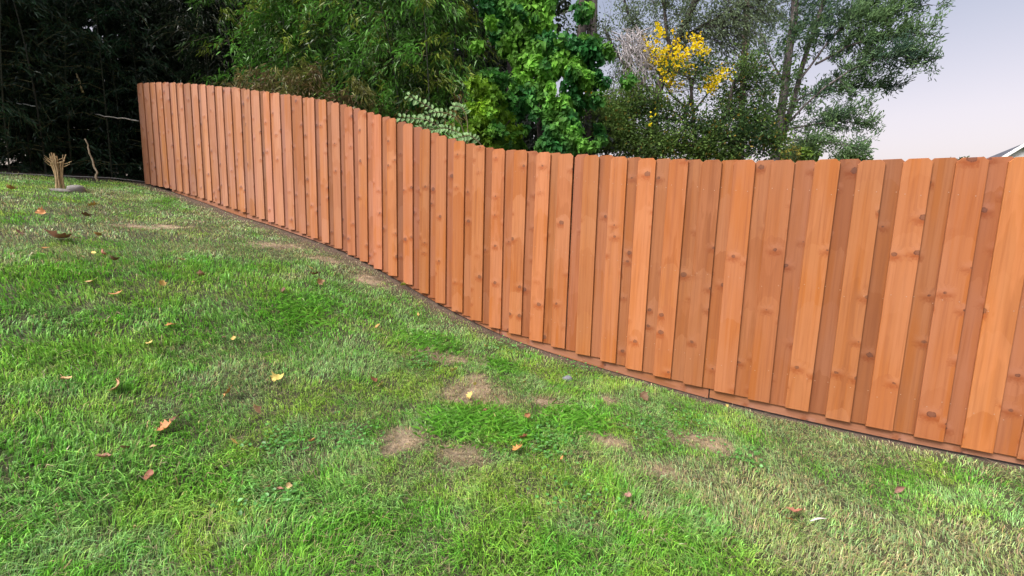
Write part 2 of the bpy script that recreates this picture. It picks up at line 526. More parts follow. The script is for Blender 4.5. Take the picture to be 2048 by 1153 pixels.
beyond = np.maximum(smooth(10.5, 10.9, gs), smooth(0.05, -.1, gt))[..., None]
litter = np.array([.05, .036, .025]) * (.5 + n2)
farg = np.clip((np.abs(GX) + np.abs(GY) - 25) / 20, 0, 1)[..., None]
gcol = gcol * (1 - beyond) + litter * beyond
gcol = gcol * (1 - farg) + np.array([.07, .11, .035]) * farg
g = link("ground", mesh_np("ground", np.stack([GX, GY, GZ], -1).reshape(-1, 3), [quads], gcol.reshape(-1, 3), True), M_GROUND)
tag(g, kind="structure")
g["label"] = "sloping lawn soil with dry brown thatch patches"


# ------------------------------------------------------------------ grass
def make_grass():
    acc = Acc()
    fov = math.radians(62)

    def scatter(r0, r1, dens):
        n = int(dens * fov * (r1 * r1 - r0 * r0))
        r = np.sqrt(rng.uniform(r0 * r0, r1 * r1, n)); a = rng.uniform(-fov, fov, n)
        return np.stack([r * np.sin(a), r * np.cos(a)], -1)

    def blades(P, hs, ws, segs):
        x, y = P[:, 0], P[:, 1]
        s, t = st(x, y)
        inside = (t > .03) & (s < 11.0)
        edge_far = smooth(10.25, 10.75, s + (noise(x, y, 3, 91) - .5) * .6)
        th = patch(x, y, _TH); lu = patch(x, y, _LU)
        mid = fbm(x, y, 2.6, 31); fine = fbm(x, y, 9, 41)
        fe = 1 - smooth(.02, .12 + .4 * smooth(.8, 3, s), t + (fbm(x, y, 5, 5) - .5) * (.12 + .35 * smooth(.8, 3, s)))
        keep = (1 - .5 * th) * (1 - .5 * fe - .35 * smooth(.22, .08, t) * (s > .2)) * (1 - .93 * edge_far) * (.62 + .5 * smooth(.3, .55, fine))
        m = inside & (rng.random(len(x)) < keep)
        P, x, y, s, t, th, lu, mid, fine, fe = (v[m] for v in (P, x, y, s, t, th, lu, mid, fine, fe))
        n = len(P)
        h = hs * rng.uniform(.55, 1.25, n) * (.6 + .55 * fine + .45 * lu) * (1 - .5 * th) * (1 - .45 * fe)
        w = ws * rng.uniform(.7, 1.35, n) * (1 + .45 * lu)
        # combing: slow direction field with scatter
        ang = noise(x, y, .9, 51) * 9.0 + noise(x, y, 3.5, 52) * 5 + rng.normal(0, .9, n)
        lean = np.clip(rng.normal(.75, .35, n) + .35 * (mid - .5), .05, 1.5)
        dirv = np.stack([np.cos(ang), np.sin(ang)], -1)
        yaw = ang + math.pi / 2 + rng.normal(0, .7, n)
        side = np.stack([np.cos(yaw), np.sin(yaw)], -1)
        base = np.stack([x, y, gz(x, y) - .004], -1)
        # colours
        dry = smooth(.48, .72, fbm(x, y, 1.3, 61) + .38 * th + .30 * fe + .17 * smooth(.6, -.9, s) * (x > 0) - .25 * lu + .02)
        cg = np.array([.150, .41, .042]); cb = np.array([.28, .52, .155]); cy = np.array([.33, .54, .065]); cs = np.array([.46, .39, .21]); cd = np.array([.050, .160, .018])
        k = fbm(x, y, 2.9, 71)[:, None]; k2 = smooth(.38, .62, fbm(x, y, 5.3, 77) + rng.normal(0, .06, n))[:, None]
        col = cg * (1 - k2) + cb * k2
        col = col * (1 - .7 * smooth(.45, .7, k)) + cy * .7 * smooth(.45, .7, k)
        col = col * (1 - .6 * lu[:, None]) + (cg * .9 + cd * .15) * .6 * lu[:, None]
        pale = (.55 * dry)[:, None]
        col = col * (1 - pale) + np.array([.37, .46, .23]) * pale
        straw = (rng.random(n) < .05 + .28 * dry + .4 * th + .35 * fe)[:, None]
        col = np.where(straw, cs * rng.uniform(.55, 1.15, (n, 1)), col)
        col = np.minimum(col * rng.choice([.32, .65, 1.0, 1.3, 1.75], (n, 1), p=[.10, .20, .30, .26, .14]) * rng.uniform(.85, 1.15, (n, 1)), .8) * np.stack([rng.uniform(.85, 1.2, n), np.ones(n), rng.uniform(.8, 1.25, n)], -1)  # wide random blade tones also stand for shaded gaps and highlights
        sd3 = np.concatenate([side, np.zeros((n, 1))], 1) * (w / 2)[:, None]
        d3 = np.concatenate([dirv, np.zeros((n, 1))], 1)
        up = np.array([0, 0, 1.0])
        p1 = base + d3 * (h * lean * .28)[:, None] + up * (h * .55)[:, None]
        dz = np.clip(.95 - lean * .45, .12, 1)
        p2 = base + d3 * (h * lean * .95)[:, None] + up * (h * dz)[:, None]
        V = np.stack([base - sd3, base + sd3, p1 + sd3 * .85, p1 - sd3 * .85, p2], 1).reshape(-1, 3)
        o = (np.arange(n) * 5)[:, None]
        acc.add(V, [o + np.array([0, 1, 2, 3]), o + np.array([3, 2, 4])], np.repeat(col, 5, axis=0))

    blades(scatter(.7, 2.4, 15000), .062, .0030, 2)
    blades(scatter(2.4, 3.8, 10500), .055, .0034, 2)
    blades(scatter(3.8, 6.0, 6000), .052, .0042, 2)
    blades(scatter(6.0, 13.5, 2600), .050, .0065, 2)
    # clippings and dead stalks lying flat
    for r0, r1, dn, w in ((.8, 3, 700, .0022), (3, 6, 330, .0035), (6, 12, 120, .006)):
        P = scatter(r0, r1, dn); x, y = P.T
        s, t = st(x, y); m = (t > .1) & (s < 9.5); x, y = x[m], y[m]; n = len(x)
        a = rng.uniform(0, 6.28, n); L = rng.uniform(.04, .11, n)
        b = np.stack([x, y, gz(x, y) + rng.uniform(.015, .045, n)], -1)
        e = b + np.stack([np.cos(a) * L, np.sin(a) * L, rng.normal(0, .012, n)], -1)
        sd = np.stack([-np.sin(a), np.cos(a), np.zeros(n)], -1) * w / 2
        V = np.stack([b - sd, b + sd, e], 1).reshape(-1, 3)
        acc.add(V, [(np.arange(n) * 3)[:, None] + np.array([0, 1, 2])], np.repeat(np.array([.38, .33, .19]) * rng.uniform(.5, 1.2, (n, 1)), 3, axis=0))
    # straw lying on the worn spots
    for c, r1, r2 in _TH:
        rr = max(r1, r2 * 1.5) * 1.3; d_ = float(np.linalg.norm(c)); n = int(min(6000, rr * rr * 4 * 9000 / max(1, d_ * .55)))
        x = c[0] + rng.uniform(-rr, rr, n); y = c[1] + rng.uniform(-rr, rr, n)
        s, t = st(x, y); m = (rng.random(n) < patch(x, y, [(c, r1, r2)]) * .75) & (t > .04) & (s < 10.7); x, y = x[m], y[m]; n = len(x)
        if n == 0: continue
        a = rng.uniform(0, 6.28, n); L = rng.uniform(.02, .07, n)
        b = np.stack([x, y, gz(x, y) + rng.uniform(.002, .02, n)], -1)
        e = b + np.stack([np.cos(a) * L, np.sin(a) * L, rng.normal(0, .010, n)], -1)
        sd = np.stack([-np.sin(a), np.cos(a), np.zeros(n)], -1) * (.0011 + .0005 * d_) / 2
        acc.add(np.stack([b - sd, b + sd, e], 1).reshape(-1, 3), [(np.arange(n) * 3)[:, None] + np.array([0, 1, 2])], np.repeat(np.array([.42, .33, .21]) * rng.choice([.35, .7, 1, 1.3], (n, 1)), 3, axis=0))
    o = link("lawn_grass", acc.mesh("lawn_grass"), M_GRASS)
    tag(o, "mown green lawn grass mixed with straw coloured blades", "grass", kind="stuff")
    # broad crabgrass tufts and clover
    acc = Acc()
    for px, py, r, n in ((960, 850, .22, 420), (1030, 862, .18, 300), (900, 860, .16, 260), (1130, 842, .16, 220), (1180, 850, .14, 180), (590, 640, .3, 300), (850, 690, .25, 240), (1000, 735, .14, 120), (620, 610, .3, 200)):
        c = gpix(px, py)
        P = c[:2] + rng.normal(0, r * .55, (n, 2)); x, y = P.T
        a = rng.uniform(0, 6.28, n); el = rng.uniform(.15, .9, n)
        D = np.stack([np.cos(a) * np.cos(el), np.sin(a) * np.cos(el), np.sin(el)], -1)
        leaves(acc, np.stack([x, y, gz(x, y) + .012], -1), D, np.tile([0, 0, 1.0], (n, 1)), rng.uniform(.05, .11, n), rng.uniform(.006, .010, n), 'lance',
               np.array([.17, .43, .05]) * rng.uniform(.6, 1.4, (n, 1)))
    o = link("crabgrass", acc.mesh("crabgrass"), M_GRASS)
    tag(o, "bright green broad bladed crabgrass tufts spread in the lawn", "weeds", kind="stuff")
    acc = Acc()
    for px, py, r, n in ((1090, 890, .22, 300), (560, 890, .12, 120), (500, 1010, .1, 120), (575, 1000, .08, 80), (840, 730, .15, 160), (1300, 860, .2, 160), (1180, 740, .25, 200), (1240, 730, .2, 120), (1400, 850, .2, 150),
                         (1020, 700, .2, 160), (1490, 925, .12, 90), (700, 880, .15, 120), (1150, 1000, .2, 120)):
        c = gpix(px, py)
        P = c[:2] + rng.normal(0, r * .6, (n, 2)); x, y = P.T
        s, t = st(x, y); m = t > .05; x, y = x[m], y[m]; n = len(x)
        a = rng.uniform(0, 6.28, n)
        D = np.stack([np.cos(a), np.sin(a), rng.normal(.1, .25, n)], -1)
        leaves(acc, np.stack([x, y, gz(x, y) + rng.uniform(.015, .045, n)], -1), D, np.array([0, 0, 1.0]) + rng.normal(0, .25, (n, 3)), rng.uniform(.014, .028, n), rng.uniform(.013, .022, n), 'oval',
               np.array([.10, .29, .06]) * rng.uniform(.6, 1.5, (n, 1)))
    o = link("clover", acc.mesh("clover"), M_GRASS)
    tag(o, "small round clover leaves scattered through the lawn", "weeds", kind="stuff")


make_grass()

# ------------------------------------------------------------------ fence
ROTZ = math.atan2(FD[1], FD[0]) + math.pi      # local +x runs downhill along the fence, local -y faces the lawn
PW, PT, PH = .147, .016, 1.83


def picket_mesh(name, seed):
    r = random.Random(seed)
    a = Acc()
    ear = .026
    w = PW / 2
    out = [(-w, 0), (w, 0), (w, PH - ear), (w - ear, PH), (-w + ear, PH), (-w, PH - ear)]
    bv = .0022
    n = len(out)
    cup = r.uniform(-.002, .002)
    ins = []
    for i, (x, z) in enumerate(out):
        ins.append((x * (1 - bv / w), z + (bv if z < .01 else -bv * .6)))
    rows = []
    front = [(x, -PT, z) for x, z in ins]; f2 = [(x, -PT + bv, z) for x, z in out]
    b2 = [(x, 0, z) for x, z in out]
    V = np.array(front + f2 + b2)
    q = []
    for i in range(n):
        j = (i + 1) % n
        q.append([i + n, j + n, j, i]); q.append([i + 2 * n, j + 2 * n, j + n, i + n])
    a.add(V, [q, [list(range(n))], [[2 * n + i for i in range(n)][::-1]]])
    me = a.mesh(name)
    me.materials.append(M_WOOD); me.materials.append(M_NAIL)
    # nail heads at the three rails
    import bmesh
    bm = bmesh.new(); bm.from_mesh(me)
    for zr in (.25, .93, 1.6):
        for sx in (-1, 1):
            x = sx * .045 + r.uniform(-.012, .012); z = zr + r.uniform(-.03, .03)
            ret = bmesh.ops.create_circle(bm, cap_ends=True, segments=8, radius=.0031, matrix=Matrix.Translation((x, -PT - .0012, z)) @ Matrix.Rotation(math.pi / 2, 4, 'X'))
            for f in {f for v in ret['verts'] for f in v.link_faces}: f.material_index = 1
    bm.to_mesh(me); bm.free()
    return me


c_end = fpt(9.5)
fence = thing("wooden_fence", "long orange stained board fence with dog eared pickets stepping down the grassy slope", "fence", (c_end[0], c_end[1], float(prof(9.5))))
MW = [picket_mesh("picket", i) for i in range(4)]
FR = random.Random(3)
inv = Matrix.Translation(-Vector(fence.location))
TOPS = np.interp(_xs, [-1.229, -.835, -.533, -.107, .213, .567, .96, 1.401, 1.895, 2.455, 2.7, 3.094, 3.448, 3.826, 4.149, 4.671, 5.145, 5.66, 6.341, 7.374, 8.264, 9.461, 10.553],
                 [.509, .519, .528, .55, .562, .58, .617, .662, .721, .784, .834, .938, 1.061, 1.187, 1.28, 1.439, 1.564, 1.681, 1.81, 2.011, 2.172, 2.364, 2.492])
TOPS = np.convolve(np.pad(TOPS, 4, mode='edge'), np.ones(9) / 9, mode='valid')


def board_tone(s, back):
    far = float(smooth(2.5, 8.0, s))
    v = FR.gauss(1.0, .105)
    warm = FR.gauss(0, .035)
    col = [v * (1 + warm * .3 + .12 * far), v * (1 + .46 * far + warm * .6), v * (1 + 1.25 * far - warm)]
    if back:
        q = FR.uniform(.70, .92)  # recess shade put into the back boards' tone, darker and cooler
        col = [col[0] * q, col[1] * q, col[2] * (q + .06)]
    return (*[max(.2, c) for c in col], 1)


def put_picket(sc, off, dz, back):
    o = link("picket", MW[FR.randrange(4)], None, fence)
    top = float(np.interp(sc, _xs, TOPS)) + dz
    c = fpt(sc, off)
    M = Matrix.Translation((c[0], c[1], top - PH)) @ Matrix.Rotation(ROTZ, 4, 'Z') @ Matrix.Rotation(math.radians(FR.gauss(0, .22)), 4, 'Y')
    if FR.random() < .5 and False:
        M = M @ Matrix.Scale(-1, 4, (1, 0, 0))
    o.matrix_parent_inverse = Matrix.Identity(4)
    o.matrix_basis = inv @ M
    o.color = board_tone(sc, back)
    return o


for k in range(-8, 42):
    s_r = .157 + .2464 * k + FR.gauss(0, .005)
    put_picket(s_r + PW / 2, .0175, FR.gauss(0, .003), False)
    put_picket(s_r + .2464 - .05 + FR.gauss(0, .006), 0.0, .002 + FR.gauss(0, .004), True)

# kick boards along the foot of the fence, butted end to end
for s0, s1 in ((-2.0, .344), (.348, 2.40), (2.404, 4.75), (4.754, 7.1), (7.104, 9.4), (9.404, 9.5)):
    a = Acc()
    n = 14
    ss = np.linspace(s0 + .003, s1 - .003, n); jz = FR.uniform(-.007, .007)
    top = prof(ss) + .135 + jz; bot = prof(ss) + jz
    V = []
    for s, zt, zb in zip(ss, top, bot):
        for t, z in ((-.019, zb), (-.019, zt), (-.0345, zt), (-.0345, zb)):
            c = fpt(s, t + .0175); V.append((c[0], c[1], z))
    i = np.arange(n - 1)[:, None] * 4; j = np.arange(4)[None]; k = (j + 1) % 4
    q = np.stack([i + j, i + 4 + j, i + 4 + k, i + k], -1).reshape(-1, 4)
    a.add(np.array(V), [q, [[0, 1, 2, 3], [(n - 1) * 4 + 3, (n - 1) * 4 + 2, (n - 1) * 4 + 1, (n - 1) * 4]]])
    # board space: x along the board for the grain
    me = a.mesh("kick_board")
    mid = fpt((s0 + s1) / 2); sl_ = math.atan2(float(prof(s1) - prof(s0)), s1 - s0)
    Mb = Matrix.Translation((mid[0], mid[1], float(prof((s0 + s1) / 2)))) @ Matrix.Rotation(ROTZ, 4, 'Z') @ Matrix.Rotation(math.pi / 2 + sl_, 4, 'Y')
    me.transform(Mb.inverted())
    o = link("kick_board", me, M_WOOD, fence)
    o.matrix_basis = inv @ Mb
    o.color = (.82, 1.0, 1.45, 1)

# ------------------------------------------------------------------ fallen leaves
M_DRY, _nt, _N, _L, _o = new_mat("dry_leaf")
_oi = _N.new("ShaderNodeObjectInfo"); _p = _N.new("ShaderNodeBsdfPrincipled"); _p.inputs["Roughness"].default_value = .7
_no = _N.new("ShaderNodeTexNoise"); _no.inputs["Scale"].default_value = 55; _no.inputs["Detail"].default_value = 4
_tc = _N.new("ShaderNodeTexCoord"); _L.new(_tc.outputs["Object"], _no.inputs["Vector"])
_mr = _N.new("ShaderNodeMapRange"); _mr.inputs[1].default_value = .3; _mr.inputs[2].default_value = .7; _mr.inputs[3].default_value = .6; _mr.inputs[4].default_value = 1.25
_L.new(_no.outputs[0], _mr.inputs[0])
_vm = _N.new("ShaderNodeVectorMath"); _vm.operation = 'SCALE'; _L.new(_oi.outputs["Color"], _vm.inputs[0]); _L.new(_mr.outputs[0], _vm.inputs["Scale"])
_L.new(_vm.outputs[0], _p.inputs["Base Color"]); _L.new(_p.outputs[0], _o.inputs[0])


def dry_leaf_mesh(seed, kind):
    r = random.Random(seed)
    if kind == 'maple':
        half = [(0, .0), (.10, .10), (.05, .34), (.22, .30), (.30, .52), (.42, .36), (.52, .30), (.62, .42), (.70, .22), (.82, .16), (1.0, 0)]
    else:
        half = [(0, 0), (.12, .16), (.3, .27), (.5, .29), (.7, .22), (.87, .1), (1.0, 0)]
    half = [(u, max(0, v * r.uniform(.85, 1.15)) if 0 < i < len(half) - 1 else 0) for i, (u, v) in enumerate(half)]
    curl = r.uniform(.5, 1.3); bend = r.uniform(-.5, .9); tw = r.uniform(-.6, .6)

    def w(u, v):
        return (u - .5, v, curl * v * v * 1.3 + bend * (u - .5) ** 2 + tw * v * (u - .5) + .04 * math.sin(9 * u + seed))
    V = []; F4 = []
    m = len(half)
    for u, v in half: V.append(w(u, 0))
    for sgn in (1, -1):
        o1 = len(V)
        for u, v in half: V.append(w(u, sgn * v * .5))
        o2 = len(V)
        for u, v in half: V.append(w(u, sgn * v))
        for i in range(m - 1):
            a_, b_ = [i, i + 1, o1 + i + 1, o1 + i], [o1 + i, o1 + i + 1, o2 + i + 1, o2 + i]
            F4 += [a_, b_] if sgn > 0 else [a_[::-1], b_[::-1]]
    acc = Acc(); acc.add(np.array(V), [F4])
    acc.tube([(-.5 + .0, 0, bend * .25 + .02), (-.62, .02, bend * .3 + .05), (-.8, .06, bend * .35 + .06)], .012, 4)
    return acc.mesh("fallen_leaf", True)


DL = [dry_leaf_mesh(i, 'maple') for i in range(6)] + [dry_leaf_mesh(20 + i, 'oval') for i in range(4)]
TAN, ORG, BRN, YEL, ROSE, RUST, GRN = (.50, .31, .16), (.46, .23, .075), (.17, .075, .04), (.55, .43, .12), (.36, .18, .12), (.30, .11, .055), (.40, .46, .07)
# px, py, size m, colour, shape, label
FL = [
    (112, 486, .20, ROSE, 1, "big curled brown leaf with dark underside on the lawn above the paler orange leaf patch"),
    (193, 480, .11, ORG, 6, "smooth pale orange leaf lying beside the big curled brown leaf"),
    (238, 791, .085, TAN, 2, "upright tan leaf in lush grass, widest one left of the rust leaf pair"),
    (135, 776, .07, TAN, 7, "narrow tan leaf half sunk in the grass near the upright tan leaf"),
    (336, 874, .075, ORG, 0, "orange brown leaf standing against a dark brown leaf scrap"),
    (352, 856, .06, BRN, 4, "dark brown leaf scrap touching the orange brown standing leaf"),
    (513, 836, .075, TAN, 3, "pale tan pointed leaf standing in grass near the yellow leaf"),
    (558, 771, .075, YEL, 5, "pale yellow tan leaf on the grass uphill of the pointed tan leaf"),
    (456, 803, .06, ORG, 2, "small golden orange leaf beside the pale pointed tan leaf"),
    (209, 934, .06, ROSE, 1, "rosy brown curled leaf at the rim of the dark lush grass"),
    (252, 916, .055, ROSE, 8, "flat pinkish leaf just uphill of the rosy brown curled leaf"),
    (300, 973, .055, RUST, 6, "rust red leaf alone in the dark lush grass"),
    (308, 909, .03, TAN, 9, "tiny tan leaf uphill of the rust red leaf"),
    (580, 990, .03, TAN, 2, "small tan leaf beside the clover plants"),
    (560, 997, .03, ROSE, 7, "small pinkish leaf touching the clover plants"),
    (538, 991, .03, TAN, 8, "small tan leaf flat under the clover plants"),
    (625, 898, .04, ORG, 0, "small bright orange leaf downhill of the dry straw tuft"),
    (467, 900, .05, YEL, 7, "yellow green leaf flat in short grass near the orange standing leaf"),
    (1033, 916, .07, ORG, 3, "largest orange tan leaf standing by the bare thatch patch"),
    (1047, 889, .05, RUST, 5, "rust leaf just uphill of the large orange tan leaf"),
    (1123, 930, .03, ORG, 8, "small orange leaf in lush grass downhill of the rust leaf"),
    (1055, 847, .045, RUST, 1, "reddish leaf sitting in the crabgrass tufts"),
    (1047, 776, .045, ORG, 6, "small orange leaf near the grey stone by the fence"),
    (968, 836, .05, BRN, 0, "brown leaf partly covered by crabgrass blades"),
    (940, 803, .055, YEL, 4, "yellow leaf lying on the bare thatch patch, lower one"),
    (950, 780, .04, YEL, 7, "small yellow leaf lying on the bare thatch patch, upper one"),
    (908, 753, .07, YEL, 2, "ragged yellow leaf at the upper rim of the bare thatch patch"),
    (972, 703, .05, YEL, 5, "yellow leaf in weeds below the first kick board joint"),
    (748, 774, .06, RUST, 3, "reddish leaf beside a yellowish one in short grass"),
    (763, 781, .05, YEL, 1, "yellowish leaf beside the reddish one in short grass"),
    (806, 579, .09, GRN, 4, "yellow green leaf on bare soil at the fence foot"),
    (835, 640, .055, YEL, 0, "yellow leaf on grass near the fence, uphill of the weeds"),
    (755, 662, .055, ORG, 8, "small orange leaf in dry grass downhill of the fence foot"),
    (1288, 806, .075, BRN, 3, "brown maple leaf near the second kick board joint"),
    (1586, 1040, .065, ROSE, 1, "pinkish brown curled leaf in pale grass near the white sliver"),
    (1578, 1056, .035, ORG, 9, "small orange leaf tucked under the pinkish brown curled leaf"),
    (1795, 993, .055, ROSE, 6, "flat pinkish brown leaf in pale grass closest to the fence's tall end"),
    (1254, 1008, .04, ROSE, 2, "faded pink leaf in lush grass far from the fence"),
    (620, 546, .10, YEL, 7, "pale yellow leaf uphill of the brown leaf pair beside the fence"),
    (628, 558, .09, BRN, 0, "dark brown leaf between two paler leaves beside the fence"),
    (641, 574, .09, TAN, 5, "tan leaf downhill of the dark brown leaf beside the fence"),
    (568, 592, .08, BRN, 3, "brown leaf with ochre rim in green grass"),
    (401, 558, .075, BRN, 1, "dark red brown leaf curled in middle lawn grass"),
    (389, 574, .05, TAN, 8, "small tan leaf beside the dark red brown curled leaf"),
    (340, 545, .06, ROSE, 7, "flat pinkish leaf among grass uphill of the rosy one"),
    (325, 578, .07, YEL, 2, "creamy yellow leaf on the lawn above the orange leaf"),
    (235, 601, .09, ORG, 4, "bright orange and cream leaf in mid lawn grass"),
    (180, 578, .09, TAN, 6, "flat tan leaf resting level on mid lawn grass"),
    (166, 526, .08, TAN, 9, "tan leaf lying near the dark twig on the upper lawn"),
    (205, 517, .07, ROSE, 0, "rosy leaf next to a yellowish one on the upper lawn"),
    (188, 516, .06, YEL, 8, "yellowish leaf next to the rosy one on the upper lawn"),
    (230, 531, .07, BRN, 5, "dark brown leaf by itself on the upper lawn"),
    (92, 508, .07, ORG, 7, "dull orange leaf just downhill of the big curled brown leaf"),
    (41, 477, .09, ROSE, 2, "dull pink leaf uphill and aside of the big curled brown leaf"),
    (362, 530, .08, TAN, 3, "cream tan leaf on dry grass in the upper middle lawn"),
    (448, 687, .05, BRN, 8, "thin dark brown leaf crossing a yellow one"),
    (468, 690, .05, YEL, 7, "thin yellow leaf beneath the dark brown one"),
    (300, 700, .06, YEL, 9, "narrow pale yellow leaf in thick grass"),
    (340, 663, .055, ORG, 4, "small dull orange leaf uphill of the narrow yellow leaf"),
    (1452, 823, .035, YEL, 6, "tiny pale yellow leaf below the last kick board joint"),
    (170, 440, .11, BRN, 1, "dark leaf on the bare spot downhill of the grey stones"),
    (185, 420, .12, YEL, 2, "ochre leaf on the bare spot downhill of the grey stones"),
    (85, 435, .10, ORG, 5, "orange brown leaf on upper lawn downhill of the tied stalks"),
    (20, 385, .11, ORG, 3, "orange tan leaf at the dark bamboo's lawn edge"),
]
for px, py, size, c, sh, lab in FL:
    p = gpix(px, py); size *= 1.12 if py > 600 else .95
    o = link("fallen_leaf", DL[sh % len(DL)], M_DRY)
    if not o.data.materials: o.data.materials.append(M_DRY)
    d = float(np.linalg.norm(p))
    o.location = (p[0], p[1], float(gz(p[0], p[1])) + .038 + size * .12)
    o.rotation_euler = (FR.gauss(.35, .4), FR.gauss(0, .45), FR.uniform(0, 6.28))
    o.scale = (size, size, size)
    o.color = (*[v * FR.uniform(.85, 1.1) for v in c], 1)
    tag(o, lab, "leaf", "fallen leaves on the lawn")

# white sliver and grey stone
p = gpix(1633, 1060)
a = Acc()
V = []
for i in range(9):
    u = i / 8; w = .006 * math.sin(math.pi * min(1, u * .9 + .08))
    for sgn in (-1, 1): V.append((u * .085 - .04, sgn * w, .012 * math.sin(u * 3)))
    V.append((u * .085 - .04, 0, .012 * math.sin(u * 3) + .004))
q = []
for i in range(8):
    b = i * 3; q += [[b, b + 3, b + 5, b + 2], [b + 2, b + 5, b + 4, b + 1]]
a.add(np.array(V), [q])
o = link("feather", a.mesh("feather", True), plain_mat("white_feather", (.50, .46, .41), .8))
o.location = (p[0], p[1], float(gz(p[0], p[1])) + .045); o.rotation_euler = (.1, -.08, .1)
tag(o, "small white feather lying on the pale grass", "feather")


def stone(name, c, size, seed, col, label, rot=0):
    r = np.random.default_rng(seed)
    n, m = 14, 9
    th = np.arange(n) * 2 * math.pi / n; ph = np.linspace(-1.45, 1.45, m)
    V = np.array([[math.cos(p_) * math.cos(t_), math.cos(p_) * math.sin(t_), math.sin(p_)] for p_ in ph for t_ in th])
    V *= (1 + .7 * (fbm(V[:, 0] * 2 + seed, V[:, 1] * 2 + V[:, 2] * 1.7, 1.3, seed) - .5))[:, None]
    V = np.sign(V) * np.abs(V) ** .85 * np.array(size)
    ca, sa = math.cos(rot), math.sin(rot)
    V = V @ np.array([[ca, sa, 0], [-sa, ca, 0], [0, 0, 1]])
    i = np.arange(m - 1)[:, None] * n; j = np.arange(n)[None]; k = (j + 1) % n
    q = np.stack([i + j, i + k, i + n + k, i + n + j], -1).reshape(-1, 4)
    a = Acc(); a.add(V, [q, [list(range(n))[::-1]], [[(m - 1) * n + t_ for t_ in range(n)]]], col)
    o = link(name, a.mesh(name, True), M_STONE)
    o.location = c
    return tag(o, label, "stone")


p = gpix(1135, 763)
stone("stone", (p[0], p[1], p[2] + .02), (.045, .03, .025), 4, (.17, .18, .20), "small blue grey stone in the weeds beside the fence foot", .4)
p = gpix(118, 384)
stone("stone", (p[0], p[1], p[2] + .005), (.17, .06, .04), 6, (.15, .14, .125), "long flat grey stone under the tied dry stalks", .1)
p = gpix(152, 384)
stone("stone", (p[0], p[1], p[2] + .02), (.12, .10, .08), 9, (.18, .17, .16), "rounded grey stone at the end of the long flat one", .5)

# ------------------------------------------------------------------ cut stalks, sticks, wire
p = gpix(121, 379)
root = thing("dry_stalk_bundle", "bundle of cut straw coloured stalks standing above grey stones at the lawn edge", "plant", tuple(p))
sx = np.array([FD[0], FD[1]]); vx = np.array([p[1], -p[0]]); vx = vx / np.linalg.norm(vx)
for i in range(26):
    a = Acc()
    b0 = rng.normal(0, .05, 2) * np.array([1, .7]); b0[0] = np.clip(b0[0], -.045, .045)
    fl = b0[0] * rng.uniform(.0, .9) + rng.normal(0, .022)
    H = .5 * rng.uniform(.8, 1.12)
    pts = []
    for u in np.linspace(0, 1, 6):
        w = b0[0] * (1 - .45 * math.sin(u * math.pi * .9)) + fl * u * u * .9 + rng.normal(0, .004)
        v = b0[1] * (1 - .4 * u)
        pts.append((p[0] + vx[0] * w - vx[1] * v, p[1] + vx[1] * w + vx[0] * v, p[2] - .03 + H * u))
    a.tube(pts, np.linspace(.010, .006, 6) * rng.uniform(.6, 1.3), 5, np.array([.42, .30, .15]) * rng.uniform(.55, 1.25))
    if i % 2 == 0:
        q0 = np.array(pts[4]); dirv = np.array([vx[0], vx[1], 0]) * rng.choice([-1, 1]) + np.array([0, 0, rng.uniform(.2, 1)])
        a.tube([q0, q0 + dirv * .05, q0 + dirv * .1 + np.array([0, 0, .02])], [.006, .005, .002], 4, np.array([.45, .33, .17]) * rng.uniform(.7, 1.2))
    part("stalk", a, M_STEM, root)


def stick(name, pix, rad, col, label, cat="stick"):
    pts = np.array([at(*q) for q in pix])
    tt = np.linspace(0, 1, len(pts)); t2 = np.linspace(0, 1, len(pts) * 4)
    P = np.stack([np.interp(t2, tt, pts[:, i]) for i in range(3)], 1)
    P[1:-1] += rng.normal(0, rad * .5, P[1:-1].shape)
    a = Acc(); a.tube(P, np.linspace(rad, rad * .6, len(P)), 6, col)
    o = link(name, a.mesh(name, True), M_STEM)
    return tag(o, label, cat)


pb = gpix(195, 362)
stick("bare_stick", [(195, 362, pb[1]), (188, 335, pb[1] + .03), (178, 300, pb[1] + .05), (170, 278, pb[1] + .05)], .017, (.40, .33, .22), "pale bare stick leaning upright at the dark bamboo edge")
stick("bare_stick", [(278, 243, 8.72), (240, 237, 8.6), (190, 229, 8.55)], .013, (.42, .40, .36), "thin grey stick poking level from behind the fence end")
stick("bare_stick", [(166, 186, 8.6), (160, 168, 8.6), (152, 148, 8.7)], .02, (.42, .33, .16), "short yellowish stem hanging in the dark bamboo leaves")
stick("bare_stick", [(70, 213, 7.9), (44, 208, 7.9), (14, 204, 7.9)], .011, (.40, .42, .40), "thin pale stem crossing the dark bamboo farthest from the fence")
we = fpt(10.55, -.01)
wz = float(prof(10.55)) + .03
wp = [np.array([we[0], we[1], wz])] + [at(q, v, Y) for q, v, Y in ((220, 356, 8.25), (120, 352, 7.8), (0, 346, 7.2), (-300, 332, 6.0))]
a = Acc()
wp = np.array(wp); tt = np.linspace(0, 1, len(wp)); t2 = np.linspace(0, 1, 24)
a.tube(np.stack([np.interp(t2, tt, wp[:, i]) for i in range(3)], 1), .0045, 5, (.45, .45, .44))
o = link("wire", a.mesh("wire", True), M_STEM)
tag(o, "thin pale wire strung low along the lawn edge from the fence end", "wire")


# ------------------------------------------------------------------ bamboo
BEHIND_FENCE = True


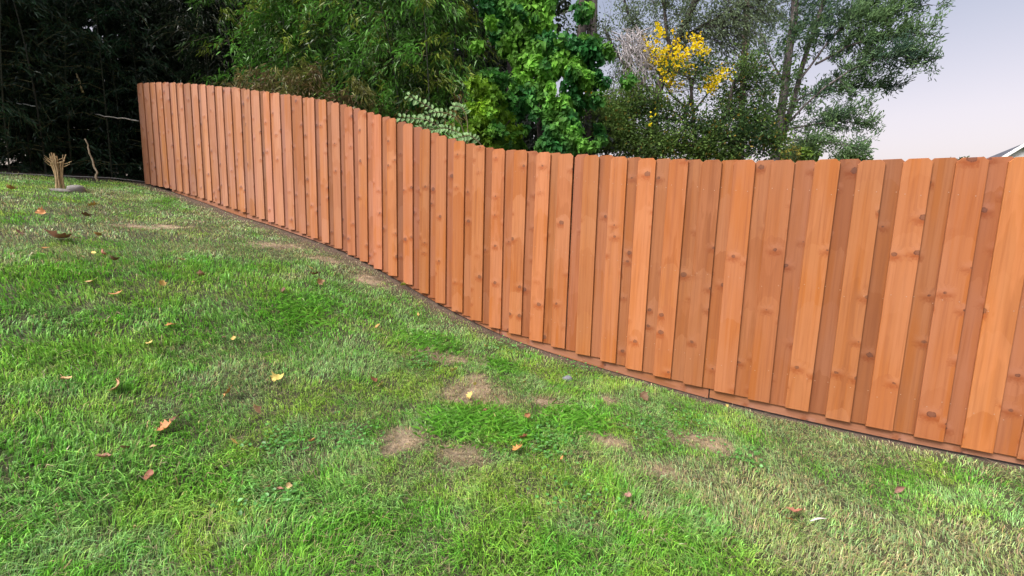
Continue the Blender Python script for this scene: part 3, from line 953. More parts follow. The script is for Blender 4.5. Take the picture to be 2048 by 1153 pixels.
def bamboo_clump(label, culms, tints, droop=.9, leafL=(.09, .155), nb=36, name="bamboo_clump", low=.12, nl=46):
    """culms: list of (s, t, height, lean toward the lawn, lean along the fence)"""
    s0, t0 = culms[0][:2]
    c = fpt(s0, t0)
    root = thing(name, label, "bamboo", (c[0], c[1], float(gz(c[0], c[1]))), "bamboo growing behind the fence and lawn")
    fol = Acc(); tw = Acc()
    for ci, (s, t, H, lean, lean2) in enumerate(culms):
        b = fpt(s, t); z0 = float(gz(b[0], b[1]))
        stem = Acc()
        us = np.linspace(0, 1, 14)
        arch = us ** 2.2
        xy = b[None] + FN[None] * (lean * arch)[:, None] + FD[None] * (lean2 * arch)[:, None]
        zz = z0 - .05 + H * (us - .12 * us ** 3)
        pts = np.concatenate([xy, zz[:, None]], 1)
        stem.tube(pts, np.linspace(.013, .003, 14), 5, np.array([.02, .025, .012]) * rng.uniform(.5, 1.3))  # culm colour darkened to sink into the thicket's shade
        part("culm", stem, M_STEM, root)
        for _ in range(nb):
            u = rng.uniform(low, 1.0)
            q = np.array([np.interp(u, us, pts[:, i]) for i in range(3)])
            a = rng.uniform(0, 2 * math.pi)
            out = np.array([math.cos(a), math.sin(a), 0]) + np.array([*FN, 0]) * .35
            out /= np.linalg.norm(out)
            L = rng.uniform(.45, 1.05) * (1.15 - .45 * u)
            v = np.linspace(0, 1, 7)
            bp = q + out[None] * (L * v)[:, None] + np.array([0, 0, 1.0]) * (L * (.45 * v - droop * v ** 2))[:, None]
            sb, tb = st(bp[:, 0], bp[:, 1])
            if ((tb > -.06) & (sb < 10.68)).any(): continue
            tw.tube(bp[::2], [.004, .003, .002, .0015], 3, np.array([.12, .12, .05]), cap=False)
            tint_ = tints(bp[4], rng)
            vv = rng.uniform(.15, 1.0, nl)
            P = np.stack([np.interp(vv, v, bp[:, i]) for i in range(3)], 1) + rng.normal(0, .05, (nl, 3))
            D = out[None] * rng.uniform(.2, 1.0, (nl, 1)) + rng.normal(0, .5, (nl, 3)) * np.array([1, 1, .5]) + np.array([0, 0, -1.0]) * rng.uniform(.2, 1.1, (nl, 1))
            N = np.array([0, 0, 1.0]) + rng.normal(0, .5, (nl, 3)) + out[None] * .4
            ll = rng.uniform(*leafL, nl)
            col = np.array(tint_) * rng.uniform(.6, 1.5, (nl, 1))
            leaves(fol, P, D, N, ll, ll * rng.uniform(.12, .17, nl), 'lance', col)
    part("twigs", tw, M_STEM, root)
    part("foliage", fol, M_BAMBOO, root)
    return root


def culm_rows(s0, s1, t0, t1, n, h0, h1, lean=(.2, 1.2), lean2=(-.6, .6)):
    return [(rng.uniform(s0, s1), rng.uniform(t0, t1), rng.uniform(h0, h1), rng.uniform(*lean), rng.uniform(*lean2)) for _ in range(n)]


def t_shade(q, r):
    return np.array([.012, .032, .015]) * r.uniform(.5, 2.0)  # shade of the thicket put into the leaf colour


def t_deep_shade(q, r):
    return np.array([.010, .022, .009]) * r.uniform(.6, 1.5)  # deeper thicket shade, likewise put into the leaf colour


def t_green(q, r):
    # yellowish where the sprays have dried low over the fence
    k = r.random()
    z = q[2]
    if z < 1.9 and k < .3: return np.array([.20, .155, .05]) * r.uniform(.5, 1.2)
    if k < .2: return np.array([.17, .24, .03]) * r.uniform(.6, 1.2)
    return np.array([.068, .180, .026]) * r.uniform(.3, 1.7)


def t_brown(q, r):
    return (np.array([.19, .14, .06]) if r.random() < .4 else np.array([.13, .14, .035])) * r.uniform(.5, 1.3)


bamboo_clump("dark bamboo over the tied stalks and grey stones", culm_rows(11.0, 13.2, 1.6, 3.8, 16, 4.6, 6.2, (-.4, .6), (-.9, .1)), t_shade, low=.0, nb=44)
bamboo_clump("dark bamboo behind the leaning bare stick", culm_rows(11.0, 13.2, -.3, 1.7, 16, 4.6, 6.4, (-.4, .8), (-.8, .1)), t_shade, low=.0, nb=44)
bamboo_clump("shade darkened bamboo rising past the far end of the fence", culm_rows(9.6, 12.0, -2.6, -.7, 16, 5.2, 7.0, (.2, 1.0), (-.8, .4)), t_deep_shade, low=.0, nb=40)
bamboo_clump("deep shaded tall bamboo farther back behind the dark clumps", culm_rows(12.8, 16, -3.5, 4.5, 22, 6.0, 8.0, (-.3, .8), (-1, .2)), t_deep_shade, leafL=(.18, .28))
bamboo_clump("green bamboo with drooping sprays above the upper fence boards", culm_rows(6.9, 9.4, -2.6, -1.2, 16, 4.8, 6.6, (.1, .9)), t_green)
bamboo_clump("yellow green bamboo next to the lobed leaf shrub", culm_rows(4.5, 6.9, -2.6, -1.2, 17, 4.6, 6.2, (.1, .8)), t_green)
bamboo_clump("tall dark bamboo behind the yellow green sprays", culm_rows(5.2, 11, -5.2, -2.8, 26, 6.2, 8.2, (.0, .9)), t_deep_shade, leafL=(.15, .24))
bamboo_clump("dried brown bamboo sprays just above the fence top", culm_rows(5.2, 9.4, -1.0, -.6, 17, 2.3, 2.9, (.0, .25)), t_brown, droop=.8, nb=15, leafL=(.09, .15), low=.5)


# ------------------------------------------------------------------ leafy masses and trees
def lump_leaves(acc, lumps, n_per_m2, L, wr, shape, tint, hang=.5, fill=.35, jitter=.5, tilt=.6):
    """lumps: (centre, radii, tint factor). leaves on and just under the skin of each lump"""
    for c, r, tf in lumps:
        c = np.asarray(c); r = np.broadcast_to(np.asarray(r, float), (3,))
        area = 4 * math.pi * float(np.mean(r)) ** 2
        n = int(area * n_per_m2)
        d = rnd_unit(n)
        rad = 1 - fill * rng.random(n) ** 1.5
        bump = .78 + .45 * fbm(d[:, 0] * 2 + c[0], d[:, 1] * 2 + d[:, 2] * 2 + c[2], 1.6, 5)
        P = c + d * r * (rad * bump)[:, None]
        N = d + rng.normal(0, jitter, (n, 3)) + np.array([0, 0, .35])
        D = np.array([0, 0, -1.0]) * hang + d * .5 + rng.normal(0, tilt, (n, 3))
        ll = rng.uniform(*L, n)
        k = noise(P[:, 0] * 1 + P[:, 2], P[:, 1] + P[:, 2], 3.0, 8)
        col = tint(n, k) * tf
        leaves(acc, P, D, N, ll, ll * wr * rng.uniform(.85, 1.15, n), shape, col)


def blend(a, b, k):
    k = np.clip(k, 0, 1)[:, None]
    return np.array(a) * (1 - k) + np.array(b) * k


def limb_path(pix, n=10, wob=.03):
    pts = np.array([at(*q) for q in pix]); tt = np.linspace(0, 1, len(pts)); t2 = np.linspace(0, 1, n)
    P = np.stack([np.interp(t2, tt, pts[:, i]) for i in range(3)], 1)
    k = np.array([.25, .5, .25])
    for _ in range(2):
        P[1:-1] = .25 * P[:-2] + .5 * P[1:-1] + .25 * P[2:]
    P[1:-1] += rng.normal(0, wob, P[1:-1].shape) * .4
    return P


def root_at(P):
    return (float(P[0]), float(P[1]), float(gz(P[0], P[1])))


def twig_crown(tw, fol, limbs, lumps, n_twigs, lpt, L, wr, shape, tint, sweep=(0, 0, 0), tw_r=.006, tw_col=(.07, .055, .05), spread=.12, nside=3):
    """twigs run from the nearest limb point to points in the lumps; leaves sit along their outer half"""
    LP = np.concatenate(limbs)
    vols = np.array([np.prod(np.broadcast_to(r, (3,))) ** (2 / 3) * w for _, r, w in lumps]); vols /= vols.sum()
    pick = rng.choice(len(lumps), n_twigs, p=vols)
    for li in pick:
        c, r, w = lumps[li]
        e = np.asarray(c) + rnd_unit(1)[0] * np.broadcast_to(r, (3,)) * rng.random() ** .45
        d = np.linalg.norm(LP - e, axis=1) + .6 * np.clip(LP[:, 2] - e[2] + .1, 0, None)
        j = int(np.argmin(d + rng.uniform(0, .5, len(d))))
        a = LP[j]
        m = (a + e) / 2 + np.array([0, 0, -.06]) * np.linalg.norm(e - a) + rng.normal(0, .06, 3)
        v = np.linspace(0, 1, 6)[:, None]
        B = (1 - v) ** 2 * a + 2 * v * (1 - v) * m + v * v * e
        ln = float(np.linalg.norm(e - a))
        tw.tube(B, np.linspace(tw_r * (.5 + .6 * min(ln, 2)), tw_r * .3, 6), nside, np.array(tw_col), cap=False)
        n = rng.poisson(lpt)
        if n == 0: continue
        u = 1 - rng.random(n) * min(.75, .55 / max(ln, .3))
        P = np.stack([np.interp(u, v[:, 0], B[:, i]) for i in range(3)], 1) + rng.normal(0, spread, (n, 3))
        dirv = unit((e - m)[None])[0]
        D = dirv[None] * .8 + rng.normal(0, .55, (n, 3)) + np.array(sweep)
        N = np.array([0, 0, 1.0]) + rng.normal(0, .6, (n, 3))
        ll = rng.uniform(*L, n)
        k = np.clip(np.full(n, noise(e[0] + e[2], e[1] + e[2], 1.4, 13)) + rng.normal(0, .12, n), 0, 1)
        leaves(fol, P, D, N, ll, ll * wr * rng.uniform(.8, 1.2, n), shape, tint(n, k))


def plump(px, py, Y, rpx, depth=None, w=1.0):
    r = rpx * Y / F
    return (at(px, py, Y), (r, depth if depth else r, r), w)


def var(n, lo=.65, hi=1.4):
    return rng.uniform(lo, hi, (n, 1))


# dark trees added behind the bamboo to hide sky and give darkness
BEHIND_FENCE = True
for lab, spots in (("added dark evergreen closing the gap behind the shaded bamboo at the lawn edge", [(13.2, -4.4), (12.4, -3.4), (11.6, -4.2), (13.4, -1.8), (14.6, -3.8), (15.2, -.4), (14.2, 5.2), (14.4, 3.6), (14.6, 2.0), (14.6, .4), (14.4, -1.2), (14.0, -2.8), (13.8, 6.8)]),
                   ("added dark evergreen standing behind the drooping green bamboo", [(12.6, -5.6), (10.8, -6.0), (9.0, -6.2), (7.2, -6.2), (5.6, -6.0)]),
                   ("added broadleaf tree coloured dark for the shaded hollow behind vine and lobed shrub", [(4.6, -3.6), (3.7, -3.4), (2.9, -3.4)])):
    c = fpt(*spots[0]); root = thing("dark_backing_tree", lab, "tree", (c[0], c[1], float(gz(c[0], c[1]))))
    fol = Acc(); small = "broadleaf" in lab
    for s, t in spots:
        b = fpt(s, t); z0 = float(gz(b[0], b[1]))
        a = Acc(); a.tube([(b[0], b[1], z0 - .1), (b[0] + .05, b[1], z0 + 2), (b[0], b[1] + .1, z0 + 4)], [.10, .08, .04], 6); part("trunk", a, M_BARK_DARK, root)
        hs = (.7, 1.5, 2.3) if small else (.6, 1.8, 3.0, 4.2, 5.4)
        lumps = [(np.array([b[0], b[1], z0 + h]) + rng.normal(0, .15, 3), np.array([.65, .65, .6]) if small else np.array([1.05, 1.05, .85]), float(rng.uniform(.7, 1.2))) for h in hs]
        lump_leaves(fol, lumps, 150 if small else 70, (.07, .12) if small else (.16, .26), .5, 'oval', lambda n, k: np.array([.018, .036, .014]) * rng.uniform(.5, 1.6, (n, 1)), fill=.8)  # leaf colour kept very dark to read as shaded depth
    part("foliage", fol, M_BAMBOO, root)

# heart leaved vine over a dead trunk
tr = [limb_path([(1075, 420, 7.1), (1085, 240, 7.1), (1070, 60, 7.0), (1060, -60, 7.0)]), limb_path([(1085, 230, 7.1), (1150, 190, 6.9), (1200, 170, 6.7)], 6), limb_path([(1078, 120, 7.0), (1010, 90, 6.9), (975, 20, 6.9)], 6)]
root = thing("vine_covered_tree", "tree smothered in bright green vine with big heart shaped leaves", "tree", root_at(tr[0][0]))
a = Acc()
for i, P in enumerate(tr): a.tube(P, np.linspace(.07, .03, len(P)) * (1 if i == 0 else .5), 7)
part("trunk", a, M_BARK_DARK, root, True)
fol = Acc()
lumps = [plump(1045, 70, 6.9, 34), plump(1075, 100, 6.7, 30), plump(1105, 90, 6.6, 28), plump(1140, 92, 6.5, 24), plump(1170, 105, 6.5, 22), plump(1185, 85, 6.5, 14), plump(1120, 125, 6.5, 26), plump(1150, 135, 6.4, 20), plump(1170, 160, 6.4, 20), plump(1205, 165, 6.4, 15), plump(1190, 150, 6.45, 16), plump(1140, 175, 6.4, 18), plump(1060, 130, 6.6, 28),
         plump(1040, 160, 6.6, 24), plump(1065, 185, 6.5, 24), plump(1095, 160, 6.5, 20), plump(1055, 205, 6.4, 18), plump(1105, 215, 6.4, 26), plump(1130, 235, 6.3, 26), plump(1145, 260, 6.2, 22), plump(1110, 262, 6.2, 24), plump(1135, 288, 6.1, 22), plump(1165, 290, 6.05, 16), plump(1190, 293, 6.0, 12), plump(1090, 290, 6.15, 20), plump(1105, 300, 6.1, 18),
         plump(1000, 60, 7.0, 26), plump(1020, 30, 7.0, 32), plump(1060, 20, 6.9, 34), plump(1090, 45, 6.8, 22), plump(1040, -30, 6.9, 45), plump(1090, -30, 6.9, 40), plump(980, 0, 7.1, 26), plump(1015, 95, 6.9, 24)]
for _ in range(60):
    q = rng.random(); lumps.append(plump(1080 + rng.normal(0, 72) + 40 * (q - .5), 10 + 290 * q, rng.uniform(6.1, 6.9), rng.uniform(8, 17)))
lumps += [plump(1172 + rng.normal(0, 20), rng.uniform(82, 205), rng.uniform(6.3, 6.9), rng.uniform(10, 18)) for _ in range(26)]
lumps = [(c, np.array(r) * .9, float(rng.uniform(.7, 1.25))) for c, r, w in lumps]
lump_leaves(fol, lumps, 600, (.042, .09), .95, 'heart', lambda n, k: blend((.035, .17, .04), (.19, .44, .055), k * 1.8 - .45) * var(n, .5, 1.35), hang=.9, fill=.6)
part("vine_leaves", fol, M_LEAF, root)

# yellow green lobed shrub
st0 = limb_path([(965, 420, 6.3), (960, 240, 6.2), (950, 160, 6.1)])
root = thing("lobed_leaf_shrub", "yellow green shrub of small lobed leaves between bamboo and heart leaved vine", "shrub", root_at(st0[0]))
a = Acc(); a.tube(st0, np.linspace(.03, .01, len(st0)), 6)
stems = [st0]
for q in ([(962, 250, 6.2), (990, 200, 6.1), (1005, 165, 6.0)], [(962, 260, 6.2), (935, 225, 6.1), (915, 190, 6.0)], [(960, 290, 6.2), (1000, 265, 6.1), (1020, 240, 6.0)]):
    P = limb_path(q, 6); stems.append(P); a.tube(P, np.linspace(.014, .005, len(P)), 5)
part("stems", a, M_BARK_DARK, root, True)
fol = Acc()
lumps = []
for _ in range(70):
    q = rng.random()
    px = 965 + rng.normal(0, 34) + 20 * q; py = 150 + 150 * q + rng.normal(0, 8)
    if px < 985 - 95 * q - 20: px = 985 - 95 * q * rng.random()
    lumps.append((at(px, py, rng.uniform(5.75, 6.4)), np.array([.09, .09, .06]) * rng.uniform(.7, 1.5), float(rng.uniform(.6, 1.25))))
lump_leaves(fol, lumps, 620, (.05, .09), .75, 'lobed', lambda n, k: blend((.04, .16, .024), (.25, .44, .025), k * 1.9 - .6) * var(n), hang=.3, fill=.9, tilt=.9)
part("foliage", fol, M_LEAF, root)

# pale compound leaved sprays
root = thing("pale_sapling", "arching sapling sprays with paired pale oval leaves just above the fence", "sapling", root_at(at(940, 420, 5.75)))
a = Acc(); fol = Acc()
for pix in ([(940, 400, 5.8), (905, 250, 5.7), (860, 215, 5.6), (817, 192, 5.55)], [(945, 400, 5.8), (900, 265, 5.6), (850, 238, 5.5), (800, 236, 5.5)], [(950, 400, 5.8), (925, 240, 5.7), (880, 222, 5.6), (842, 235, 5.6)],
            [(960, 400, 5.8), (930, 270, 5.6), (890, 255, 5.5), (860, 262, 5.5)], [(940, 400, 5.8), (935, 235, 5.7), (925, 215, 5.7), (905, 212, 5.7)], [(925, 400, 5.8), (880, 262, 5.5), (845, 255, 5.5), (822, 268, 5.45)], [(990, 400, 5.7), (965, 290, 5.5), (940, 270, 5.5), (905, 280, 5.45)]):
    P = limb_path(pix, 16, .005)
    a.tube(P, np.linspace(.009, .002, 16), 5, (.16, .13, .07))
    u = np.repeat(np.linspace(.45, 1, 10), 2); n = len(u)
    B = np.stack([np.interp(u, np.linspace(0, 1, 16), P[:, i]) for i in range(3)], 1)
    T = unit(np.gradient(P, axis=0)); T = np.stack([np.interp(u, np.linspace(0, 1, 16), T[:, i]) for i in range(3)], 1)
    S = unit(np.cross(T, np.array([0.2, -.8, .6]))) * np.where(np.arange(n) % 2 == 0, 1, -1)[:, None]
    leaves(fol, B + S * .008, S + T * .35 + rng.normal(0, .15, (n, 3)), np.array([0, -.6, .8]) + rng.normal(0, .3, (n, 3)), rng.uniform(.062, .085, n), rng.uniform(.036, .048, n), 'oval',
           np.array([.22, .36, .15]) * var(n, .75, 1.25))
part("stems", a, M_STEM, root, True)
part("leaves", fol, M_LEAF, root)

# two grey trunks side by side
for q, lab, r0 in (([(1150, 420, 10.2), (1158, 150, 10.2), (1168, 0, 10.2), (1176, -200, 10.2)], "darker of two straight grey trunks rising above the heart leaved vine", .11),
                   ([(1180, 420, 10.4), (1180, 150, 10.4), (1186, 0, 10.4), (1190, -200, 10.4)], "paler of two straight grey trunks rising above the heart leaved vine", .13)):
    P = limb_path(q, 12)
    P[0, 2] = float(gz(P[0, 0], P[0, 1])) - .05
    root = thing("grey_trunk_tree", lab, "tree", root_at(P[0]))
    a = Acc(); a.tube(P, np.linspace(r0, r0 * .85, 12), 9)
    part("trunk", a, M_BARK_DARK if r0 < .12 else M_BARK_GREY, root, True)
    a = Acc(); fol = Acc()
    tc_ = P[-1]
    lm = [limb_path([(1180, -100, 10.3), (1140, -170, 10.2), (1110, -260, 10.0)], 6), limb_path([(1185, -100, 10.3), (1230, -170, 10.4), (1260, -260, 10.4)], 6)]
    for Q in lm: a.tube(Q, np.linspace(.05, .02, len(Q)), 5, (.08, .07, .065))
    twig_crown(a, fol, lm + [P[6:]], [plump(1150, -120, 10.3, 90), plump(1180, -220, 10.3, 120), plump(1130, 60, 10.5, 30), plump(1205, 70, 10.4, 30)], 120, 18, (.05, .08), .55, 'oval', lambda n, k: blend((.03, .06, .02), (.07, .12, .03), k) * var(n))
    part("branches", a, M_STEM, root); part("crown", fol, M_LEAF, root)

# dark dense small leaved tree behind the fence
tk = [limb_path([(1385, 420, 8.2), (1398, 310, 8.2), (1425, 270, 8.2), (1455, 225, 8.2), (1470, 160, 8.2)], 12), limb_path([(1425, 272, 8.2), (1370, 240, 8.3), (1320, 238, 8.3), (1270, 225, 8.3)], 8),
      limb_path([(1400, 305, 8.2), (1310, 290, 8.3), (1240, 260, 8.2)], 8), limb_path([(1455, 225, 8.2), (1500, 250, 8.2), (1540, 290, 8.1)], 7), limb_path([(1370, 240, 8.3), (1380, 190, 8.3), (1395, 140, 8.4)], 6), limb_path([(1385, 420, 8.2), (1450, 330, 8.2), (1480, 270, 8.2)], 7)]
root = thing("dark_small_leaved_tree", "dense dark olive tree of tiny leaves with a black forked limb above the fence", "tree", root_at(tk[0][0]))
a = Acc()
for i, P in enumerate(tk): a.tube(P, np.linspace(.065, .03, len(P)) if i == 0 else np.linspace(.035, .012, len(P)), 7)
part("trunk", a, M_BARK_DARK, root, True)
a = Acc(); fol = Acc()
lumps = [plump(1235, 215, 8.3, 45, None, 1.1), plump(1235, 275, 8.1, 50, None, 1.3), plump(1300, 285, 8.0, 55, None, 1.4), plump(1300, 215, 8.3, 45), plump(1370, 290, 8.0, 55, None, 1.4), plump(1360, 215, 8.4, 38, None, .5), plump(1440, 280, 8.0, 60, None, 1.4),
         plump(1430, 215, 8.3, 40, None, .6), plump(1195, 215, 8.4, 26, None, .5), plump(1190, 255, 8.3, 30, None, .6), plump(1175, 200, 8.5, 18, None, .2), plump(1500, 265, 8.0, 50, None, 1.2), plump(1545, 290, 8.0, 35), plump(1500, 205, 8.2, 40, None, .6), plump(1470, 310, 7.9, 60), plump(1290, 320, 7.9, 60)]
for _ in range(22):
    lumps.append(plump(rng.uniform(1180, 1560), rng.uniform(110, 230), rng.uniform(8.0, 8.7), rng.uniform(14, 30), None, .75))
for _ in range(18):
    lumps.append(plump(rng.uniform(1150, 1225), rng.uniform(185, 305), rng.uniform(7.6, 8.4), rng.uniform(14, 24), None, 2.4))
twig_crown(a, fol, tk, lumps, 1750, 27, (.036, .065), .55, 'oval', lambda n, k: np.where(rng.random((n, 1)) < .06, np.array([[.22, .17, .03]]), blend((.032, .075, .028), (.15, .25, .055), k * 1.6 - .3)) * var(n), spread=.09, tw_r=.005, tw_col=(.04, .032, .03))
part("branches", a, M_STEM, root); part("crown", fol, M_LEAF, root)

# dull tree with a leaning limb and thin grey green canopy
tk = [limb_path([(1290, 420, 9.5), (1310, 180, 9.5), (1345, 105, 9.5), (1380, 30, 9.5), (1410, -60, 9.5)], 14), limb_path([(1330, 140, 9.5), (1270, 60, 9.5), (1240, -20, 9.5)], 8), limb_path([(1360, 75, 9.5), (1430, 40, 9.5), (1490, 0, 9.5), (1540, -60, 9.5)], 9),
      limb_path([(1310, 190, 9.5), (1240, 130, 9.6), (1210, 60, 9.6)], 8), limb_path([(1340, 110, 9.5), (1330, 30, 9.5), (1310, -60, 9.6)], 8)]
root = thing("leaning_limb_tree", "grey green thin leaved tree with dark slanting limb crossing the yellow leaves", "tree", root_at(tk[0][0]))
a = Acc()
for i, P in enumerate(tk): a.tube(P, np.linspace(.10, .06, len(P)) if i == 0 else np.linspace(.04, .015, len(P)), 7)
part("trunk", a, M_BARK_DARK, root, True)
a = Acc(); fol = Acc()
lumps = [plump(1235, 60, 9.6, 55), plump(1290, 40, 9.6, 65), plump(1350, 30, 9.5, 60, None, 1.2), plump(1420, 40, 9.5, 70, None, 1.3), plump(1490, 50, 9.5, 65), plump(1450, 110, 9.5, 45, None, .7), plump(1300, -60, 9.6, 100), plump(1440, -60, 9.5, 110), plump(1250, 130, 10.8, 45, None, .8), plump(1520, 110, 9.6, 40, None, .6), plump(1210, 110, 10.8, 35, None, .6)]
for _ in range(26):
    lumps.append(plump(rng.uniform(1200, 1560), rng.uniform(20, 190), rng.uniform(9.3, 10.2), rng.uniform(18, 40), None, .8))
twig_crown(a, fol, tk, lumps, 760, 20, (.05, .085), .34, 'oval', lambda n, k: blend((.10, .135, .105), (.22, .30, .16), k) * var(n), sweep=(.4, 0, -.5), spread=.08, tw_r=.006, tw_col=(.075, .06, .065))
part("branches", a, M_STEM, root); part("crown", fol, M_LEAF, root)

# yellow autumn tree seen through the branches
tk = [limb_path([(1400, 420, 11.6), (1385, 200, 11.6), (1365, 60, 11.6)], 9), limb_path([(1390, 220, 11.6), (1420, 180, 11.6), (1450, 140, 11.6)], 6), limb_path([(1387, 230, 11.6), (1330, 180, 11.6), (1300, 120, 11.6)], 6)]
root = thing("yellow_autumn_tree", "tree with clumps of bright yellow autumn leaves glowing through dull branches", "tree", root_at(tk[0][0]))
a = Acc()
for i, P in enumerate(tk): a.tube(P, np.linspace(.06, .02, len(P)) * (1 if i == 0 else .5), 6)
part("trunk", a, M_BARK_DARK, root, True)
fol = Acc()
lumps = []
for px, py, r in ((1305, 85, 17), (1312, 118, 22), (1345, 95, 20), (1345, 125, 30), (1372, 108, 24), (1398, 85, 17), (1400, 100, 14), (1335, 140, 20), (1322, 60, 9), (1425, 165, 17), (1440, 155, 16), (1452, 140, 11), (1412, 175, 10), (1345, 160, 14)):
    for _ in range(int(r * 1.2)):
        lumps.append(plump(px + rng.normal(0, r * .7), py + rng.normal(0, r * .7), rng.uniform(8.0, 8.9), rng.uniform(2.5, 6)))
for _ in range(30):
    lumps.append(plump(rng.normal(1360, 45), rng.normal(130, 40), rng.uniform(7.8, 8.6), rng.uniform(1.2, 2.6)))
lumps += [plump(1308 + rng.normal(0, 9), 228 + rng.normal(0, 8), 7.7, 2.5) for _ in range(4)] + [plump(1178, 183, 7.4, 4), plump(1172, 186, 7.4, 3), plump(1303, 250, 7.6, 4)]
lumps = [(c, r, 1.0) for c, r, w in lumps]
lump_leaves(fol, lumps, 230, (.035, .065), .8, 'oval', lambda n, k: blend((.86, .60, .008), (.90, .74, .02), k) * var(n, .75, 1.15), hang=.4, fill=.95)
part("crown", fol, leaf_mat("yellow_leaf", .5, .45, .2), root)

# hanging dead vines
root = thing("dead_vine_tangle", "tangle of dead grey vines hanging beside the yellow leaves", "vine", root_at(at(1275, 420, 8.9)))
a = Acc()
a.tube(limb_path([(1275, 420, 8.9), (1270, 250, 8.9), (1262, 130, 8.8), (1255, 60, 8.8)], 10), .02, 5, (.2, .18, .175))
for i in range(85):
    x0 = rng.uniform(1240, 1290); y0 = rng.uniform(60, 120); Y = rng.uniform(8.0, 8.6)
    x1 = x0 + rng.normal(18, 14); y1 = y0 + rng.uniform(40, 95)
    pts = [at(x0 + rng.normal(0, 14), y0 - rng.uniform(0, 14), Y), at(x0, y0, Y)]
    for u in (.25, .5, .75, 1): pts.append(at(x0 + (x1 - x0) * u + rng.normal(0, 5), y0 + (y1 - y0) * u, Y + rng.normal(0, .05)))
    a.tube(np.array(pts), np.linspace(.009, .004, 6), 4, np.array([.36, .33, .335]) * rng.uniform(.6, 1.25), cap=False)
part("vines", a, M_STEM, root)

# slim reddish trunk
P = limb_path([(1478, 420, 10.9), (1484, 200, 10.9), (1492, 60, 10.9), (1500, -160, 10.9)], 12)
root = thing("slim_tree", "slim reddish grey trunk standing between dull canopy and the tall airy tree", "tree", root_at(P[0]))
a = Acc(); a.tube(P, np.linspace(.075, .06, 12), 8); part("trunk", a, M_BARK_WARM, root, True)
a = Acc(); fol = Acc()
twig_crown(a, fol, [P[5:]], [plump(1500, -110, 10.9, 90), plump(1470, -40, 11, 60), plump(1530, 20, 11, 40), plump(1530, 190, 11, 40, None, .6)], 220, 20, (.05, .09), .4, 'oval', lambda n, k: blend((.04, .07, .035), (.08, .13, .05), k) * var(n), sweep=(.4, 0, -.4))
part("branches", a, M_STEM, root); part("crown", fol, M_LEAF, root)

# tall airy tree with feathery boughs
Y = 12.5
tk = [limb_path([(1540, 430, Y), (1550, 310, Y), (1562, 230, Y), (1572, 160, Y), (1582, 80, Y), (1592, 0, Y), (1600, -140, Y)], 18, .02), limb_path([(1553, 300, Y), (1580, 230, Y + .2), (1598, 160, Y + .2), (1618, 90, Y + .2), (1650, 0, Y + .2), (1680, -120, Y)], 14, .02),
      limb_path([(1572, 250, Y), (1620, 200, Y - .2), (1680, 150, Y - .3), (1740, 120, Y - .4), (1800, 110, Y - .5), (1870, 118, Y - .5)], 14), limb_path([(1580, 210, Y), (1610, 190, Y + .2), (1660, 170, Y + .4), (1720, 172, Y + .5), (1780, 180, Y + .5), (1830, 160, Y + .5)], 12),
      limb_path([(1600, 160, Y), (1650, 90, Y), (1700, 40, Y), (1760, 0, Y), (1820, -60, Y)], 11), limb_path([(1570, 260, Y), (1620, 250, Y), (1680, 240, Y), (1740, 250, Y)], 9), limb_path([(1562, 275, Y), (1610, 285, Y - .2), (1670, 285, Y - .3), (1730, 300, Y - .3)], 9),
      limb_path([(1630, 130, Y), (1700, 90, Y - .3), (1780, 60, Y - .4), (1860, 70, Y - .5), (1880, 75, Y - .5)], 10), limb_path([(1570, 170, Y), (1540, 120, Y), (1520, 60, Y)], 6), limb_path([(1562, 230, Y), (1535, 210, Y), (1510, 190, Y)], 6), limb_path([(1720, 60, Y - .2), (1800, 20, Y - .3), (1860, 10, Y - .3)], 7)]
root = thing("tall_airy_tree", "tall airy tree with feathery dark green boughs against the pale sky", "tree", root_at(tk[0][0]))
a = Acc()
for i, P in enumerate(tk): a.tube(P, np.linspace(.125, .08, len(P)) if i == 0 else (np.linspace(.085, .04, len(P)) if i == 1 else np.linspace(.032, .008, len(P))), 7 if i < 2 else 5)
part("trunk", a, M_BARK_GREY, root, True)
a = Acc(); fol = Acc()
lumps = [plump(1690, 60, Y, 55, 1.2, 1.2), plump(1750, 40, Y, 60, 1.2, 1.5), plump(1760, 95, Y - .3, 50, 1., 1.5), plump(1810, 85, Y - .4, 45, .9, 1.5), plump(1840, 45, Y - .4, 38, .8, 1.0), plump(1850, 110, Y - .5, 36, .7, .9), plump(1862, 90, Y - .5, 24, .6, .45), plump(1700, 120, Y, 50, 1, 1.3), plump(1800, 135, Y - .3, 35, .9, .8),
         plump(1730, 165, Y + .2, 45, .9, 1.1), plump(1790, 170, Y + .3, 32, .8, .7), plump(1680, 190, Y + .2, 45, .9, .9), plump(1690, 240, Y, 42, .9, .9), plump(1740, 252, Y, 26, .7, .5), plump(1640, 255, Y, 45, .9, .8), plump(1720, 295, Y - .3, 22, .6, .35), plump(1660, 295, Y - .2, 42, .8, .8), plump(1610, 290, Y, 45, .8, .9),
         plump(1620, 210, Y, 50, 1, .7), plump(1640, 40, Y, 50, 1, .9), plump(1590, 60, Y, 50, 1, .9), plump(1560, 150, Y, 45, .9, .8), plump(1535, 90, Y, 40, .9, .6), plump(1545, 250, Y, 40, .8, .8), plump(1530, 200, Y, 35, .8, .5), plump(1700, -40, Y, 90, 1.4, 1.6), plump(1790, -30, Y - .2, 65, 1.2, 1.2), plump(1590, -60, Y, 90, 1.3, 1.2), plump(1870, 140, Y - .5, 16, .5, .25)]
for _ in range(26):
    lumps.append(plump(rng.uniform(1580, 1760), rng.uniform(170, 312), rng.uniform(Y - .8, Y + .6), rng.uniform(10, 24), .4, .35))
